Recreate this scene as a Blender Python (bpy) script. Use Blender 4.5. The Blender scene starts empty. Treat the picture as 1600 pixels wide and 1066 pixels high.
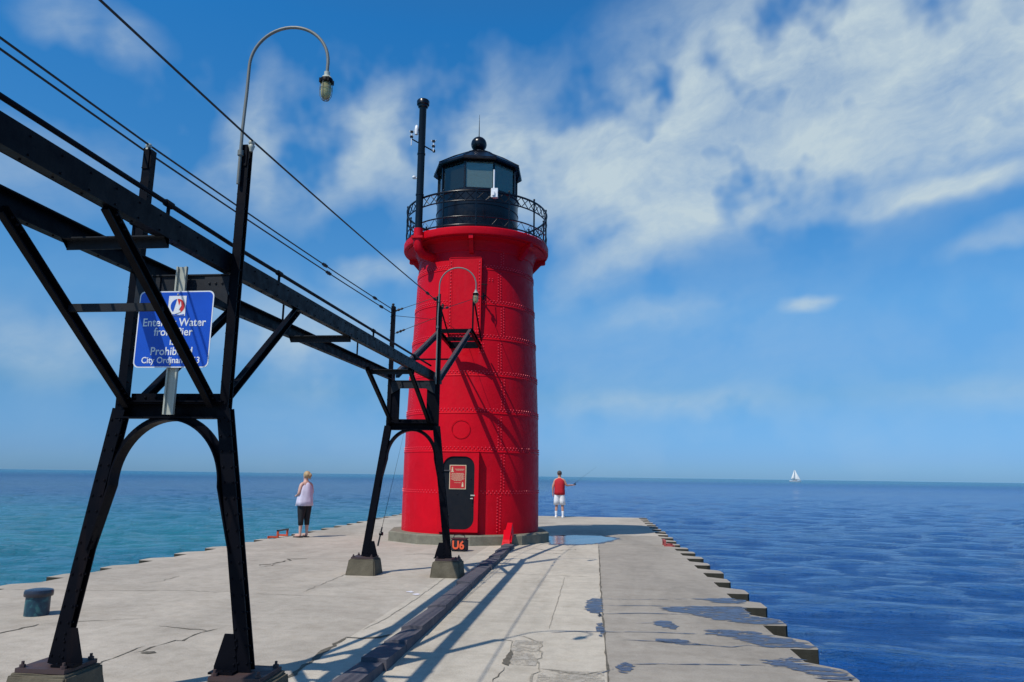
import bpy, bmesh, math, random
from mathutils import Vector, Matrix
from math import sin, cos, pi, radians, sqrt, atan2
random.seed(7)
S = bpy.context.scene
COL = S.collection

# ------------------------------------------------------------------ camera
YAW, PITCH, ROLL = radians(6.314), radians(10.352), radians(0.788)
cd = bpy.data.cameras.new("camera"); cam = bpy.data.objects.new("camera", cd); COL.objects.link(cam)
cd.sensor_width = 36.0; cd.lens = 1155.0 / 1600 * 36; cd.clip_start = 0.05; cd.clip_end = 60000
fw = Vector((-sin(YAW)*cos(PITCH), cos(YAW)*cos(PITCH), sin(PITCH)))
r0 = Vector((cos(YAW), sin(YAW), 0)); u0 = r0.cross(fw)
rr = r0*cos(ROLL) + u0*sin(ROLL); uu = -r0*sin(ROLL) + u0*cos(ROLL)
m = Matrix((rr, uu, -fw)).transposed().to_4x4(); m.translation = Vector((0, 0, 1.6)); cam.matrix_world = m
S.camera = cam

# ------------------------------------------------------------------ light: sun, sky, exposure
SUNV = Vector((-0.415, -0.635, 1.0)).normalized()          # towards the sun
SEL = math.asin(SUNV.z); SAZ = atan2(SUNV.x, SUNV.y)
sl = bpy.data.lights.new("sun", 'SUN'); sl.energy = 4.0; sl.angle = radians(0.5); sl.color = (1.0, 0.94, 0.84)
so = bpy.data.objects.new("sun", sl); COL.objects.link(so)
so.rotation_euler = SUNV.to_track_quat('Z', 'Y').to_euler(); so.location = (-8, -12, 20)
S.view_settings.view_transform = 'Standard'; S.view_settings.look = 'None'
S.view_settings.exposure = 0.0; S.view_settings.gamma = 1.0; S.view_settings.use_curve_mapping = False

def build_world():
    w = bpy.data.worlds.new("World"); S.world = w; w.use_nodes = True
    nt = w.node_tree; N = nt.nodes; L = nt.links
    for n in list(N): N.remove(n)
    out = N.new('ShaderNodeOutputWorld'); bg = N.new('ShaderNodeBackground')
    bg.inputs['Strength'].default_value = 0.10
    sky = N.new('ShaderNodeTexSky'); sky.sky_type = 'NISHITA'; sky.sun_disc = False
    sky.sun_elevation = SEL; sky.sun_rotation = SAZ
    sky.air_density = 1.0; sky.dust_density = 0.3; sky.ozone_density = 3.0; sky.altitude = 0
    tc = N.new('ShaderNodeTexCoord'); sp = N.new('ShaderNodeSeparateXYZ'); L.new(tc.outputs['Generated'], sp.inputs[0])
    def M(op, a, b=None, c=None):
        n = N.new('ShaderNodeMath'); n.operation = op
        for i, v in enumerate((a, b, c)):
            if v is None: continue
            if hasattr(v, 'is_linked'): L.new(v, n.inputs[i])
            else: n.inputs[i].default_value = v
        return n.outputs[0]
    def V(op, a, b=None, s=None):
        n = N.new('ShaderNodeVectorMath'); n.operation = op
        for i, v in enumerate((a, b)):
            if v is None: continue
            if hasattr(v, 'is_linked'): L.new(v, n.inputs[i])
            else: n.inputs[i].default_value = v
        if s is not None: n.inputs['Scale'].default_value = s
        return n
    X, Y, Z = sp.outputs
    az = M('MULTIPLY', M('ARCTAN2', X, Y), 180/pi); el = M('MULTIPLY', M('ARCSINE', Z), 180/pi)
    cb = N.new('ShaderNodeCombineXYZ'); L.new(az, cb.inputs[0]); L.new(el, cb.inputs[1])
    uv = cb.outputs[0]
    def noise(vec, scale, detail, rough, dist=0, w=0.0):
        n = N.new('ShaderNodeTexNoise'); n.noise_dimensions = '4D'
        n.inputs['Scale'].default_value = scale; n.inputs['Detail'].default_value = detail
        n.inputs['Roughness'].default_value = rough; n.inputs['Distortion'].default_value = dist
        n.inputs['W'].default_value = w; L.new(vec, n.inputs['Vector']); return n
    # domain warp so that no cloud keeps the outline of its mask
    nw = noise(uv, 0.09, 4, 0.55, 0, 3.1)
    wv = V('SCALE', V('SUBTRACT', nw.outputs['Color'], (0.5, 0.5, 0.5)).outputs[0], s=5.0).outputs[0]
    uw = V('ADD', uv, wv).outputs[0]
    def mapping(vec, rot, sc):
        n = N.new('ShaderNodeMapping'); n.vector_type = 'TEXTURE'; n.inputs['Rotation'].default_value = (0, 0, radians(rot))
        n.inputs['Scale'].default_value = sc; L.new(vec, n.inputs['Vector']); return n.outputs[0]
    def blob(c, size, rot, weight, soft=0.0):
        n = N.new('ShaderNodeMapping'); n.vector_type = 'TEXTURE'
        n.inputs['Location'].default_value = (c[0], c[1], 0); n.inputs['Rotation'].default_value = (0, 0, radians(rot))
        n.inputs['Scale'].default_value = (size[0], size[1], 1); L.new(uw, n.inputs['Vector'])
        ln = V('LENGTH', n.outputs[0]).outputs['Value']
        mr = N.new('ShaderNodeMapRange'); mr.interpolation_type = 'SMOOTHSTEP'; mr.clamp = True
        mr.inputs['From Min'].default_value = 1.0; mr.inputs['From Max'].default_value = soft
        mr.inputs['To Min'].default_value = 0; mr.inputs['To Max'].default_value = weight
        L.new(ln, mr.inputs['Value']); return mr.outputs['Result']
    mask = None
    BL = [((1, 23.5), (17, 6.5), 12, 0.85, .1), ((19, 26), (23, 9), 5, 1.0, .2), ((36, 26), (18, 9), 0, 0.75, .2), ((14, 32), (20, 6.5), 3, 0.65, .0), ((9, 20.5), (16, 5), 14, .50, .0),
          ((-9, 23), (10, 6), 12, 0.50, .0), ((25, 20.5), (15, 4.5), 6, .40, .0), ((14, 25), (36, 13), 6, .22, .0),
          ((26, 18.7), (12, 1.3), 1, 0.75, .0), ((30, 15.6), (8, 1.3), 8, 0.60, .0), ((3, 17.2), (11, 3.2), 26, 0.50, .0),
          ((16, 12.6), (3.2, 1.0), 12, 0.80, .0), ((-38, 28.5), (7, 3.6), -4, 0.75, .0), ((-24, 24), (13, 8), 10, 1.0, .0),
          ((-12, 27), (14, 7), 12, 0.80, .0), ((-17, 15.5), (5.5, 2.2), 6, 0.60, .0), ((-21, 10), (16, 5), -14, 0.50, .0), ((-42, 19), (14, 4.5), 10, 0.45, .0),
          ((-38, 8), (16, 3.5), -4, 0.42, .0), ((6, 5.2), (12, 1.8), 0, 0.35, .0), ((30, 6), (14, 1.8), 3, 0.28, .0), ((5, 12.6), (8, 2), 6, .30, .0), ((0, 8), (75, 14), 0, 0.20, .0)]
    for b in BL:
        o = blob(*b); mask = o if mask is None else M('ADD', mask, o)
    n1 = noise(mapping(uw, 13, (4.5, 1.5, 1)), 0.42, 8, 0.60, 0.25, 1.7)      # long fibres
    n2 = noise(mapping(uw, 30, (1.6, .9, 1)), 1.3, 7, 0.62, 0.3, 5.2)      # small ripples
    f = M('ADD', M('MULTIPLY', n1.outputs['Fac'], 0.84), M('MULTIPLY', n2.outputs['Fac'], 0.16))
    d = M('MULTIPLY', M('MINIMUM', mask, 1.0), M('MAXIMUM', M('ADD', M('MULTIPLY', M('SUBTRACT', f, 0.5), 2.0), 0.84), 0.0))
    dn = N.new('ShaderNodeMapRange'); dn.interpolation_type = 'LINEAR'; dn.clamp = True
    dn.inputs['From Min'].default_value = 0.02; dn.inputs['From Max'].default_value = 1.02
    dn.inputs['To Max'].default_value = 0.92; L.new(d, dn.inputs['Value'])
    # clear, clean air: the sky model's yellow band near the horizon is toned down by elevation
    rp = N.new('ShaderNodeValToRGB'); e = rp.color_ramp.elements
    ST = [(0, (.28, .58, 1.20)), (1.5, (.29, .57, 1.17)), (6, (.36, .67, .99)), (9, (.45, .81, 1.11)), (12.4, (.52, .98, 1.26)), (22, (.34, 1.04, 1.45)), (33, (.20, 1.08, 1.64)), (52, (.62, .92, 1.10)), (90, (.85, .90, .95))]
    while len(e) < len(ST): e.new(.5)
    for i, (p_, c_) in enumerate(ST): e[i].position = p_/90; e[i].color = c_ + (1,)
    L.new(M('DIVIDE', el, 90.0), rp.inputs[0])
    hs = N.new('ShaderNodeMix'); hs.data_type = 'RGBA'; hs.blend_type = 'MULTIPLY'; hs.inputs['Factor'].default_value = 1
    L.new(sky.outputs[0], hs.inputs['A']); L.new(rp.outputs[0], hs.inputs['B'])
    mx = N.new('ShaderNodeMix'); mx.data_type = 'RGBA'
    L.new(dn.outputs['Result'], mx.inputs['Factor']); L.new(hs.outputs['Result'], mx.inputs['A'])
    mx.inputs['B'].default_value = (5.5, 6.6, 7.1, 1)
    L.new(mx.outputs['Result'], bg.inputs['Color']); L.new(bg.outputs[0], out.inputs[0])
build_world()

# ------------------------------------------------------------------ materials
def new_mat(name):
    mt = bpy.data.materials.new(name); mt.use_nodes = True
    nt = mt.node_tree; b = nt.nodes['Principled BSDF']
    return mt, nt, b
def nn(nt, vec, scale, detail=5, rough=.55, dist=0):
    n = nt.nodes.new('ShaderNodeTexNoise'); n.inputs['Scale'].default_value = scale
    n.inputs['Detail'].default_value = detail; n.inputs['Roughness'].default_value = rough
    n.inputs['Distortion'].default_value = dist
    nt.links.new(vec, n.inputs['Vector']); return n.outputs['Fac']
def ramp(nt, fac, stops):
    r = nt.nodes.new('ShaderNodeValToRGB'); e = r.color_ramp.elements
    while len(e) < len(stops): e.new(0.5)
    for i, (p, c) in enumerate(stops):
        e[i].position = p; e[i].color = tuple(c) + (1,) if len(c) == 3 else c
    nt.links.new(fac, r.inputs[0]); return r.outputs[0]
def pos(nt, scale=(1, 1, 1), obj=False):
    if obj:
        v = nt.nodes.new('ShaderNodeTexCoord').outputs['Object']
    else:
        v = nt.nodes.new('ShaderNodeNewGeometry').outputs['Position']
    if scale == (1, 1, 1): return v
    mp = nt.nodes.new('ShaderNodeMapping'); mp.inputs['Scale'].default_value = scale
    nt.links.new(v, mp.inputs['Vector']); return mp.outputs[0]
def mixc(nt, fac, a, b, mode='MIX'):
    n = nt.nodes.new('ShaderNodeMix'); n.data_type = 'RGBA'; n.blend_type = mode
    for k, v in (('Factor', fac), ('A', a), ('B', b)):
        if hasattr(v, 'is_linked'): nt.links.new(v, n.inputs[k])
        elif k == 'Factor': n.inputs[k].default_value = v
        else: n.inputs[k].default_value = tuple(v) + (1,)
    return n.outputs['Result']
def bump(nt, b, h, strength=.3, dist=.01):
    n = nt.nodes.new('ShaderNodeBump'); n.inputs['Strength'].default_value = strength; n.inputs['Distance'].default_value = dist
    nt.links.new(h, n.inputs['Height']); nt.links.new(n.outputs[0], b.inputs['Normal'])
def simple(name, c, rough=.5, metal=0, var=.12, scale=8, bmp=.1):
    mt, nt, b = new_mat(name)
    f = nn(nt, pos(nt), scale, 6, .6)
    lo = [x*(1-var) for x in c]; hi = [min(1, x*(1+var)) for x in c]
    nt.links.new(ramp(nt, f, [(.3, lo), (.7, hi)]), b.inputs['Base Color'])
    b.inputs['Roughness'].default_value = rough; b.inputs['Metallic'].default_value = metal
    if bmp: bump(nt, b, nn(nt, pos(nt), scale*8, 3), bmp, .003)
    return mt
def concrete(name, c, streak=(1, 1, 1), big=.5, wet=False):
    mt, nt, b = new_mat(name); p = pos(nt)
    f1 = nn(nt, pos(nt, streak), big, 6, .62, .6); f2 = nn(nt, p, 5.5, 8, .7); f3 = nn(nt, p, 60, 4, .7)
    base = ramp(nt, f1, [(.25, [x*.72 for x in c]), (.5, c), (.75, [min(1, x*1.18) for x in c])])
    base = mixc(nt, .45, base, ramp(nt, f2, [(.3, (.62, .60, .56)), (.55, (1, 1, 1)), (.8, (1.1, 1.08, 1.02))]), 'MULTIPLY')
    base = mixc(nt, .35, base, ramp(nt, f3, [(.32, (.45, .43, .40)), (.5, (1, 1, 1))]), 'MULTIPLY')
    f6 = nn(nt, pos(nt, (.7, 1.5, 1)), 1.1, 9, .72, 1.2)
    base = mixc(nt, .5, base, ramp(nt, f6, [(.35, (.78, .76, .73)), (.52, (1, 1, 1)), (.68, (1.14, 1.12, 1.08))]), 'MULTIPLY')
    # pale scuffed patches and dark spots
    f4 = nn(nt, pos(nt, (1, .45, 1)), 1.7, 9, .72, 1.0)
    base = mixc(nt, ramp(nt, f4, [(.58, (0, 0, 0)), (.72, (.55, .55, .55))]), base, [min(1, x*1.28) for x in c])
    f5 = nn(nt, p, 3.1, 9, .75, .3)
    base = mixc(nt, ramp(nt, f5, [(.66, (0, 0, 0)), (.74, (.5, .5, .5))]), base, [x*.55 for x in c])
    nt.links.new(base, b.inputs['Base Color']); b.inputs['Roughness'].default_value = .9
    b.inputs['Specular IOR Level'].default_value = .25
    ad = nt.nodes.new('ShaderNodeMath'); ad.operation = 'ADD'; nt.links.new(f3, ad.inputs[0])
    m2 = nt.nodes.new('ShaderNodeMath'); m2.operation = 'MULTIPLY'; m2.inputs[1].default_value = 3.0; nt.links.new(f2, m2.inputs[0]); nt.links.new(m2.outputs[0], ad.inputs[1])
    bump(nt, b, ad.outputs[0], .55, .006)
    return mt
M_LEFT = concrete('concrete_left', (.44, .390, .325), (1, .5, 1))
M_MID = concrete('concrete_middle', (.505, .452, .372), (1.6, .35, 1))
M_RIGHT = concrete('concrete_right', (.345, .308, .260), (1.4, .3, 1))
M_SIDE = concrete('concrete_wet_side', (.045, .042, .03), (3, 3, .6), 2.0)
M_FOOT = concrete('concrete_footing', (.12, .105, .075), (1, 1, 1), 4.0)
M_PLINTH = concrete('concrete_plinth', (.20, .19, .145), (1, 1, 1), 3.0)
M_PATCH = concrete('concrete_patch', (.40, .375, .33), (1, 1, 1), 2.0)
M_CRACK = simple('crack_dirt', (.11, .095, .07), .95, 0, .5, 20, .3)
M_CRACK2 = simple('hairline_dirt', (.27, .24, .19), .95, 0, .4, 20, .3)

def paint(name, c, rough=.35, dirt=(.3, .3, .3), amount=.25, bmp=.08, coat=0.0, spec=.5):
    mt, nt, b = new_mat(name); p = pos(nt)
    f = nn(nt, p, 1.6, 7, .65, .4); f2 = nn(nt, pos(nt, (1, 1, .12)), 7, 6, .65)
    base = ramp(nt, f, [(.3, [x*.88 for x in c]), (.7, [min(1, x*1.1) for x in c])])
    base = mixc(nt, ramp(nt, f2, [(.56, (0, 0, 0)), (.78, (amount, amount, amount))]), base, dirt)
    nt.links.new(base, b.inputs['Base Color'])
    nt.links.new(ramp(nt, nn(nt, p, 9, 5, .6), [(.3, (rough*.8,)*3), (.7, (min(1, rough*1.35),)*3)]), b.inputs['Roughness'])
    b.inputs['Specular IOR Level'].default_value = spec; b.inputs['Coat Weight'].default_value = coat; b.inputs['Coat Roughness'].default_value = .25
    if bmp: bump(nt, b, nn(nt, p, 14, 5, .6), bmp, .01)
    return mt
M_RED = paint('red_paint', (.58, .0025, .013), .42, (.56, .014, .034), .5, .35, spec=.12)
M_RIVET = paint('glinting_rivet_red', (.80, .055, .09), .32, (.60, .03, .05), .3, .0, spec=.3)  # tower red lightened to pink: sun glint on rivet heads painted in
M_BLACK = paint('black_paint', (.0028, .0032, .006), .45, (.020, .012, .010), .5, .2, spec=.07)
M_GREY_LIT = paint('sunlit_weathered_paint', (.016, .019, .024), .5, (.035, .028, .024), .6, .25, spec=.2)  # weathered black steel made lighter: sunlight on cross members put into the colour
M_BLACK2 = paint('black_gloss_paint', (.0028, .0035, .007), .25, (.006, .006, .009), .4, .1, spec=.35)
M_DOOR = paint('door_paint', (.0045, .006, .010), .5, (.01, .01, .013), .3, .1, spec=.25)
M_RUST = paint('rusted_plate', (.050, .030, .030), .6, (.10, .045, .03), .8, .3)
M_GALV = paint('galvanised_steel', (.40, .42, .36), .42, (.28, .27, .20), .6, .1)
M_LAMPPIPE = paint('grey_pipe', (.15, .16, .145), .45, (.09, .085, .06), .6, .1)
M_STRING = paint('weathered_steel', (.055, .048, .052), .5, (.12, .09, .08), .6, .2)
M_TROUGH = paint('dull_cover_plate', (.095, .090, .105), .75, (.19, .185, .18), .7, .25, spec=.15)
M_ORANGE = simple('orange_paint', (.55, .07, .02), .5)
M_REDPIPE = simple('faded_red_paint', (.34, .06, .055), .7)
M_WHITE = simple('white_plastic', (.75, .76, .76), .4, 0, .05)
M_CABLE = simple('cable_black', (.012, .012, .014), .6)
M_SIGNBLUE = simple('sign_blue', (.006, .075, .50), .35, 0, .06, 6, 0)
M_SIGNWHITE = simple('sign_white', (.72, .76, .80), .4, 0, .04, 6, 0)
M_SIGNRED = simple('sign_red', (.55, .03, .03), .4, 0, .05, 6, 0)
M_NOTICE = simple('notice_red', (.48, .012, .015), .45, 0, .05, 6, 0)
M_CREAM = simple('notice_cream', (.62, .50, .32), .5, 0, .05, 6, 0)

def glass(name, tint, mixf, rough=.03):
    mt, nt, b = new_mat(name); N = nt.nodes; L = nt.links
    N.remove(b); out = [n for n in N if n.type == 'OUTPUT_MATERIAL'][0]
    tr = N.new('ShaderNodeBsdfTransparent'); tr.inputs[0].default_value = tuple(tint) + (1,)
    gl = N.new('ShaderNodeBsdfGlossy'); gl.inputs['Roughness'].default_value = rough
    fr = N.new('ShaderNodeFresnel'); fr.inputs[0].default_value = 1.5
    ad = N.new('ShaderNodeMath'); ad.operation = 'ADD'; ad.inputs[1].default_value = mixf; ad.use_clamp = True
    L.new(fr.outputs[0], ad.inputs[0])
    ms = N.new('ShaderNodeMixShader'); L.new(ad.outputs[0], ms.inputs[0]); L.new(tr.outputs[0], ms.inputs[1]); L.new(gl.outputs[0], ms.inputs[2])
    df = N.new('ShaderNodeBsdfDiffuse'); df.inputs[0].default_value = (.34, .46, .38, 1); m2 = N.new('ShaderNodeMixShader'); m2.inputs[0].default_value = .24
    L.new(ms.outputs[0], m2.inputs[1]); L.new(df.outputs[0], m2.inputs[2]); L.new(m2.outputs[0], out.inputs[0]); return mt
M_GLASS_D = glass('dark_lantern_glass', (.55, .68, .75), .03)
M_GLASS_D.node_tree.nodes['Mix Shader.001'].inputs[0].default_value = .03
M_GLASS = glass('lantern_glass', (.75, .90, .84), .07)
def frosted():
    mt, nt, b = new_mat('lamp_glass')
    b.inputs['Base Color'].default_value = (.55, .50, .24, 1); b.inputs['Roughness'].default_value = .18
    b.inputs['Transmission Weight'].default_value = .55; b.inputs['IOR'].default_value = 1.3
    return mt
M_LAMPGLASS = frosted()

def water_mat():
    mt, nt, b = new_mat('lake_water'); N = nt.nodes; L = nt.links
    p = pos(nt)
    sx = N.new('ShaderNodeSeparateXYZ'); L.new(p, sx.inputs[0])
    # turquoise shallows on the left side, deep blue on the right
    mr = N.new('ShaderNodeMapRange'); mr.interpolation_type = 'SMOOTHSTEP'
    mr.inputs['From Min'].default_value = -9; mr.inputs['From Max'].default_value = -3
    L.new(sx.outputs[0], mr.inputs['Value'])
    far = N.new('ShaderNodeMapRange'); far.interpolation_type = 'SMOOTHSTEP'
    far.inputs['From Min'].default_value = 24; far.inputs['From Max'].default_value = 60
    L.new(sx.outputs[1], far.inputs['Value'])
    left = mixc(nt, far.outputs['Result'], (.014, .195, .245), (.004, .050, .150))
    col = mixc(nt, mr.outputs['Result'], left, (.005, .070, .270))
    f = nn(nt, pos(nt, (.35, 1, 1)), .05, 5, .6, .6)
    col = mixc(nt, ramp(nt, f, [(.40, (0, 0, 0)), (.62, (.45, .45, .45))]), col, (.004, .045, .185))
    fh = N.new('ShaderNodeMapRange'); fh.interpolation_type = 'SMOOTHSTEP'; fh.inputs['From Min'].default_value = 90; fh.inputs['From Max'].default_value = 600
    L.new(sx.outputs[1], fh.inputs['Value']); col = mixc(nt, fh.outputs['Result'], col, (.012, .125, .22))
    L.new(col, b.inputs['Base Color'])
    b.inputs['IOR'].default_value = 1.33
    cdn = N.new('ShaderNodeVectorMath'); cdn.operation = 'LENGTH'; L.new(p, cdn.inputs[0])
    rg = N.new('ShaderNodeMapRange'); rg.interpolation_type = 'SMOOTHSTEP'; rg.inputs['From Min'].default_value = 40; rg.inputs['From Max'].default_value = 300
    rg.inputs['To Min'].default_value = .05; rg.inputs['To Max'].default_value = .24; L.new(cdn.outputs['Value'], rg.inputs['Value']); L.new(rg.outputs['Result'], b.inputs['Roughness'])
    n1 = nn(nt, pos(nt, (.36, 1.25, 1)), 1.1, 5, .6, .5)
    n2 = nn(nt, pos(nt, (.5, 1.35, 1)), 3.2, 6, .66, .6)
    n3 = nn(nt, pos(nt, (.8, 1.2, 1)), 9.0, 5, .6, .4)
    b1 = N.new('ShaderNodeBump'); b1.inputs['Distance'].default_value = .30; b1.inputs['Strength'].default_value = 1; L.new(n1, b1.inputs['Height'])
    b2 = N.new('ShaderNodeBump'); b2.inputs['Distance'].default_value = .22; b2.inputs['Strength'].default_value = 1; L.new(n2, b2.inputs['Height']); L.new(b1.outputs[0], b2.inputs['Normal'])
    b3 = N.new('ShaderNodeBump'); b3.inputs['Distance'].default_value = .05; b3.inputs['Strength'].default_value = 1; L.new(n3, b3.inputs['Height']); L.new(b2.outputs[0], b3.inputs['Normal'])
    L.new(b3.outputs[0], b.inputs['Normal'])
    return mt
M_WATER = water_mat()
def wet_mat(name, c, rough):
    mt, nt, b = new_mat(name)
    f = nn(nt, pos(nt), 6, 6, .6)
    nt.links.new(ramp(nt, f, [(.3, [x*.8 for x in c]), (.7, [x*1.2 for x in c])]), b.inputs['Base Color'])
    b.inputs['Roughness'].default_value = rough; b.inputs['IOR'].default_value = 1.4
    bump(nt, b, nn(nt, pos(nt, (1, 2, 1)), 9, 4), .5, .006)
    return mt
M_WET = wet_mat('wet_concrete', (.058, .064, .11), .32)
def patchy(mt):
    nt = mt.node_tree; N = nt.nodes; L = nt.links; b = N['Principled BSDF']; out = [n for n in N if n.type == 'OUTPUT_MATERIAL'][0]
    f = nn(nt, pos(nt, (.7, 2.2, 1)), 7, 7, .7, .6); tr = N.new('ShaderNodeBsdfTransparent'); ms = N.new('ShaderNodeMixShader')
    L.new(ramp(nt, f, [(.40, (0, 0, 0)), (.50, (1, 1, 1))]), ms.inputs[0]); L.new(tr.outputs[0], ms.inputs[1]); L.new(b.outputs[0], ms.inputs[2]); L.new(ms.outputs[0], out.inputs[0])
patchy(M_WET)
M_PUDDLE = wet_mat('puddle_water', (.05, .055, .06), .03)

# ------------------------------------------------------------------ mesh tools
class MB:
    def __init__(s): s.v = []; s.f = []; s.m = []
    def add(s, vs, fs, mi=0):
        o = len(s.v); s.v += [tuple(v) for v in vs]; s.f += [tuple(i+o for i in f) for f in fs]; s.m += [mi]*len(fs)
    def box(s, lo, hi, mi=0, rz=0.0, c=None):
        x0, y0, z0 = lo; x1, y1, z1 = hi
        vs = [Vector(p) for p in ((x0,y0,z0),(x1,y0,z0),(x1,y1,z0),(x0,y1,z0),(x0,y0,z1),(x1,y0,z1),(x1,y1,z1),(x0,y1,z1))]
        if rz:
            c = Vector(c if c else ((x0+x1)/2, (y0+y1)/2, 0)); R = Matrix.Rotation(rz, 3, 'Z')
            vs = [R @ (v-c) + c for v in vs]
        s.add(vs, [(0,3,2,1),(4,5,6,7),(0,1,5,4),(1,2,6,5),(2,3,7,6),(3,0,4,7)], mi)
    def prism(s, poly, n, t, mi=0):               # poly: 3D points (any winding), extruded by n*t
        n = Vector(n).normalized()*t; a = [Vector(p) for p in poly]; k = len(a)
        s.add(a + [p+n for p in a], [tuple(range(k-1, -1, -1)), tuple(range(k, 2*k))] + [(i, (i+1) % k, (i+1) % k + k, i+k) for i in range(k)], mi)
    def beam(s, p0, p1, prof, hint=(1, 0, 0), mi=0):   # sweeps a closed profile (u along hint, v across)
        p0 = Vector(p0); p1 = Vector(p1); d = (p1-p0).normalized(); u = Vector(hint); u = (u - d*u.dot(d)).normalized(); v = d.cross(u)
        k = len(prof); vs = [p + u*a + v*b for p in (p0, p1) for a, b in prof]
        s.add(vs, [(i, (i+1) % k, (i+1) % k + k, i+k) for i in range(k)], mi)
        # caps as a fan of quads/tris is unreliable for C shapes: n-gon works for planar caps
        s.add(vs[:k], [tuple(range(k-1, -1, -1))], mi); s.add(vs[k:], [tuple(range(k))], mi)
    def cyl(s, p0, p1, r0, r1=None, n=16, mi=0, cap=True):
        r1 = r0 if r1 is None else r1
        p0 = Vector(p0); p1 = Vector(p1); d = (p1-p0).normalized(); h = Vector((0, 0, 1)) if abs(d.z) < .9 else Vector((1, 0, 0))
        u = d.cross(h).normalized(); v = d.cross(u)
        vs = [p + u*(r*cos(2*pi*i/n)) + v*(r*sin(2*pi*i/n)) for p, r in ((p0, r0), (p1, r1)) for i in range(n)]
        fs = [(i, i+n, (i+1) % n + n, (i+1) % n) for i in range(n)]
        if cap: fs += [tuple(range(n)), tuple(range(2*n-1, n-1, -1))]
        s.add(vs, fs, mi)
    def tube(s, path, r, n=8, mi=0, closed=False):
        P = [Vector(p) for p in path]; k = len(P); rs = r if isinstance(r, (list, tuple)) else [r]*k
        vs = []; last = None
        for i, p in enumerate(P):
            a = P[(i-1) % k] if (closed or i > 0) else P[i]; b = P[(i+1) % k] if (closed or i < k-1) else P[i]
            d = (b-a).normalized()
            if last is None:
                h = Vector((0, 0, 1)) if abs(d.z) < .9 else Vector((1, 0, 0)); u = d.cross(h).normalized()
            else: u = (last - d*last.dot(d)).normalized()
            last = u; v = d.cross(u)
            vs += [p + u*(rs[i]*cos(2*pi*j/n)) + v*(rs[i]*sin(2*pi*j/n)) for j in range(n)]
        fs = []
        for i in range(k if closed else k-1):
            a = i*n; b = ((i+1) % k)*n
            fs += [(a+j, a+(j+1) % n, b+(j+1) % n, b+j) for j in range(n)]
        if not closed: fs += [tuple(range(n-1, -1, -1)), tuple(range((k-1)*n, k*n))]
        s.add(vs, fs, mi)
    def lathe(s, c, prof, n=64, mi=0, a0=0.0):        # prof [(r,z)...] about a vertical axis at c
        cx, cy = c[0], c[1]; vs = []; fs = []
        for r, z in prof: vs += [(cx + r*cos(a0+2*pi*j/n), cy + r*sin(a0+2*pi*j/n), z) for j in range(n)]
        for i in range(len(prof)-1):
            a = i*n; b = a+n; fs += [(a+j, a+(j+1) % n, b+(j+1) % n, b+j) for j in range(n)]
        s.add(vs, fs, mi)
    def ball(s, c, r, n=16, k=10, sz=1.0, mi=0):
        s.lathe(c, [(max(1e-4, r*sin(pi*i/k)), c[2] - r*sz*cos(pi*i/k)) for i in range(k+1)], n, mi)
    def dome(s, p, nrm, r, h=None, mi=0):
        p = Vector(p); d = Vector(nrm).normalized(); h = h or r*.7
        hh = Vector((0, 0, 1)) if abs(d.z) < .9 else Vector((1, 0, 0)); u = d.cross(hh).normalized(); v = d.cross(u)
        vs = [p + u*(q*cos(pi*i/3)) + v*(q*sin(pi*i/3)) + d*z for q, z in ((r, -.002), (r*.65, h)) for i in range(6)] + [p+d*h*1.25]
        s.add(vs, [(i, (i+1) % 6, (i+1) % 6+6, i+6) for i in range(6)] + [(6+i, 6+(i+1) % 6, 12) for i in range(6)], mi)
    def sheet(s, poly, z, mi=0):
        s.add([(x, y, z(x, y) if callable(z) else z) for x, y in poly], [tuple(range(len(poly)))], mi)
    def build(s, name, mats, parent=None, smooth=None, fix=True):
        me = bpy.data.meshes.new(name)
        off = Vector(parent_world(parent)) if parent else Vector((0, 0, 0))
        me.from_pydata([tuple(Vector(v)-off) for v in s.v], [], s.f)
        for mt in (mats if isinstance(mats, (list, tuple)) else [mats]): me.materials.append(mt)
        me.polygons.foreach_set('material_index', s.m)
        if fix:
            bm = bmesh.new(); bm.from_mesh(me); bmesh.ops.recalc_face_normals(bm, faces=bm.faces); bm.to_mesh(me); bm.free()
        if smooth:
            me.shade_smooth()
            me.set_sharp_from_angle(angle=radians(smooth))
        me.update()
        o = bpy.data.objects.new(name, me); COL.objects.link(o)
        if parent: o.parent = parent
        return o
def parent_world(p):
    v = Vector((0, 0, 0))
    while p is not None: v += p.location; p = p.parent
    return v
def tag(o, label=None, cat=None, group=None, kind=None):
    if label: o['label'] = label
    if cat: o['category'] = cat
    if group: o['group'] = group
    if kind: o['kind'] = kind
    return o
def thing(name, loc, label, cat, group=None):
    o = bpy.data.objects.new(name, None); o.empty_display_size = .3; COL.objects.link(o); o.location = loc
    return tag(o, label, cat, group)
def solo(o, label, cat, group=None): return tag(o, label, cat, group)
def copy_tree(o, parent=None):
    c = o.copy(); COL.objects.link(c)
    if parent: c.parent = parent
    for ch in list(o.children): copy_tree(ch, c)
    return c
def Cprof(w, h, t):      # channel: web at u=-w/2.., flanges along v
    return [(-w/2, -h/2), (w/2, -h/2), (w/2, -h/2+t), (-w/2+t, -h/2+t), (-w/2+t, h/2-t), (w/2, h/2-t), (w/2, h/2), (-w/2, h/2)]
def Cflip(w, h, t): return [(-a, b) for a, b in reversed(Cprof(w, h, t))]
def Lprof(w, h, t): return [(0, 0), (w, 0), (w, t), (t, t), (t, h), (0, h)]
def Rprof(w, h): return [(-w/2, -h/2), (w/2, -h/2), (w/2, h/2), (-w/2, h/2)]
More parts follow.
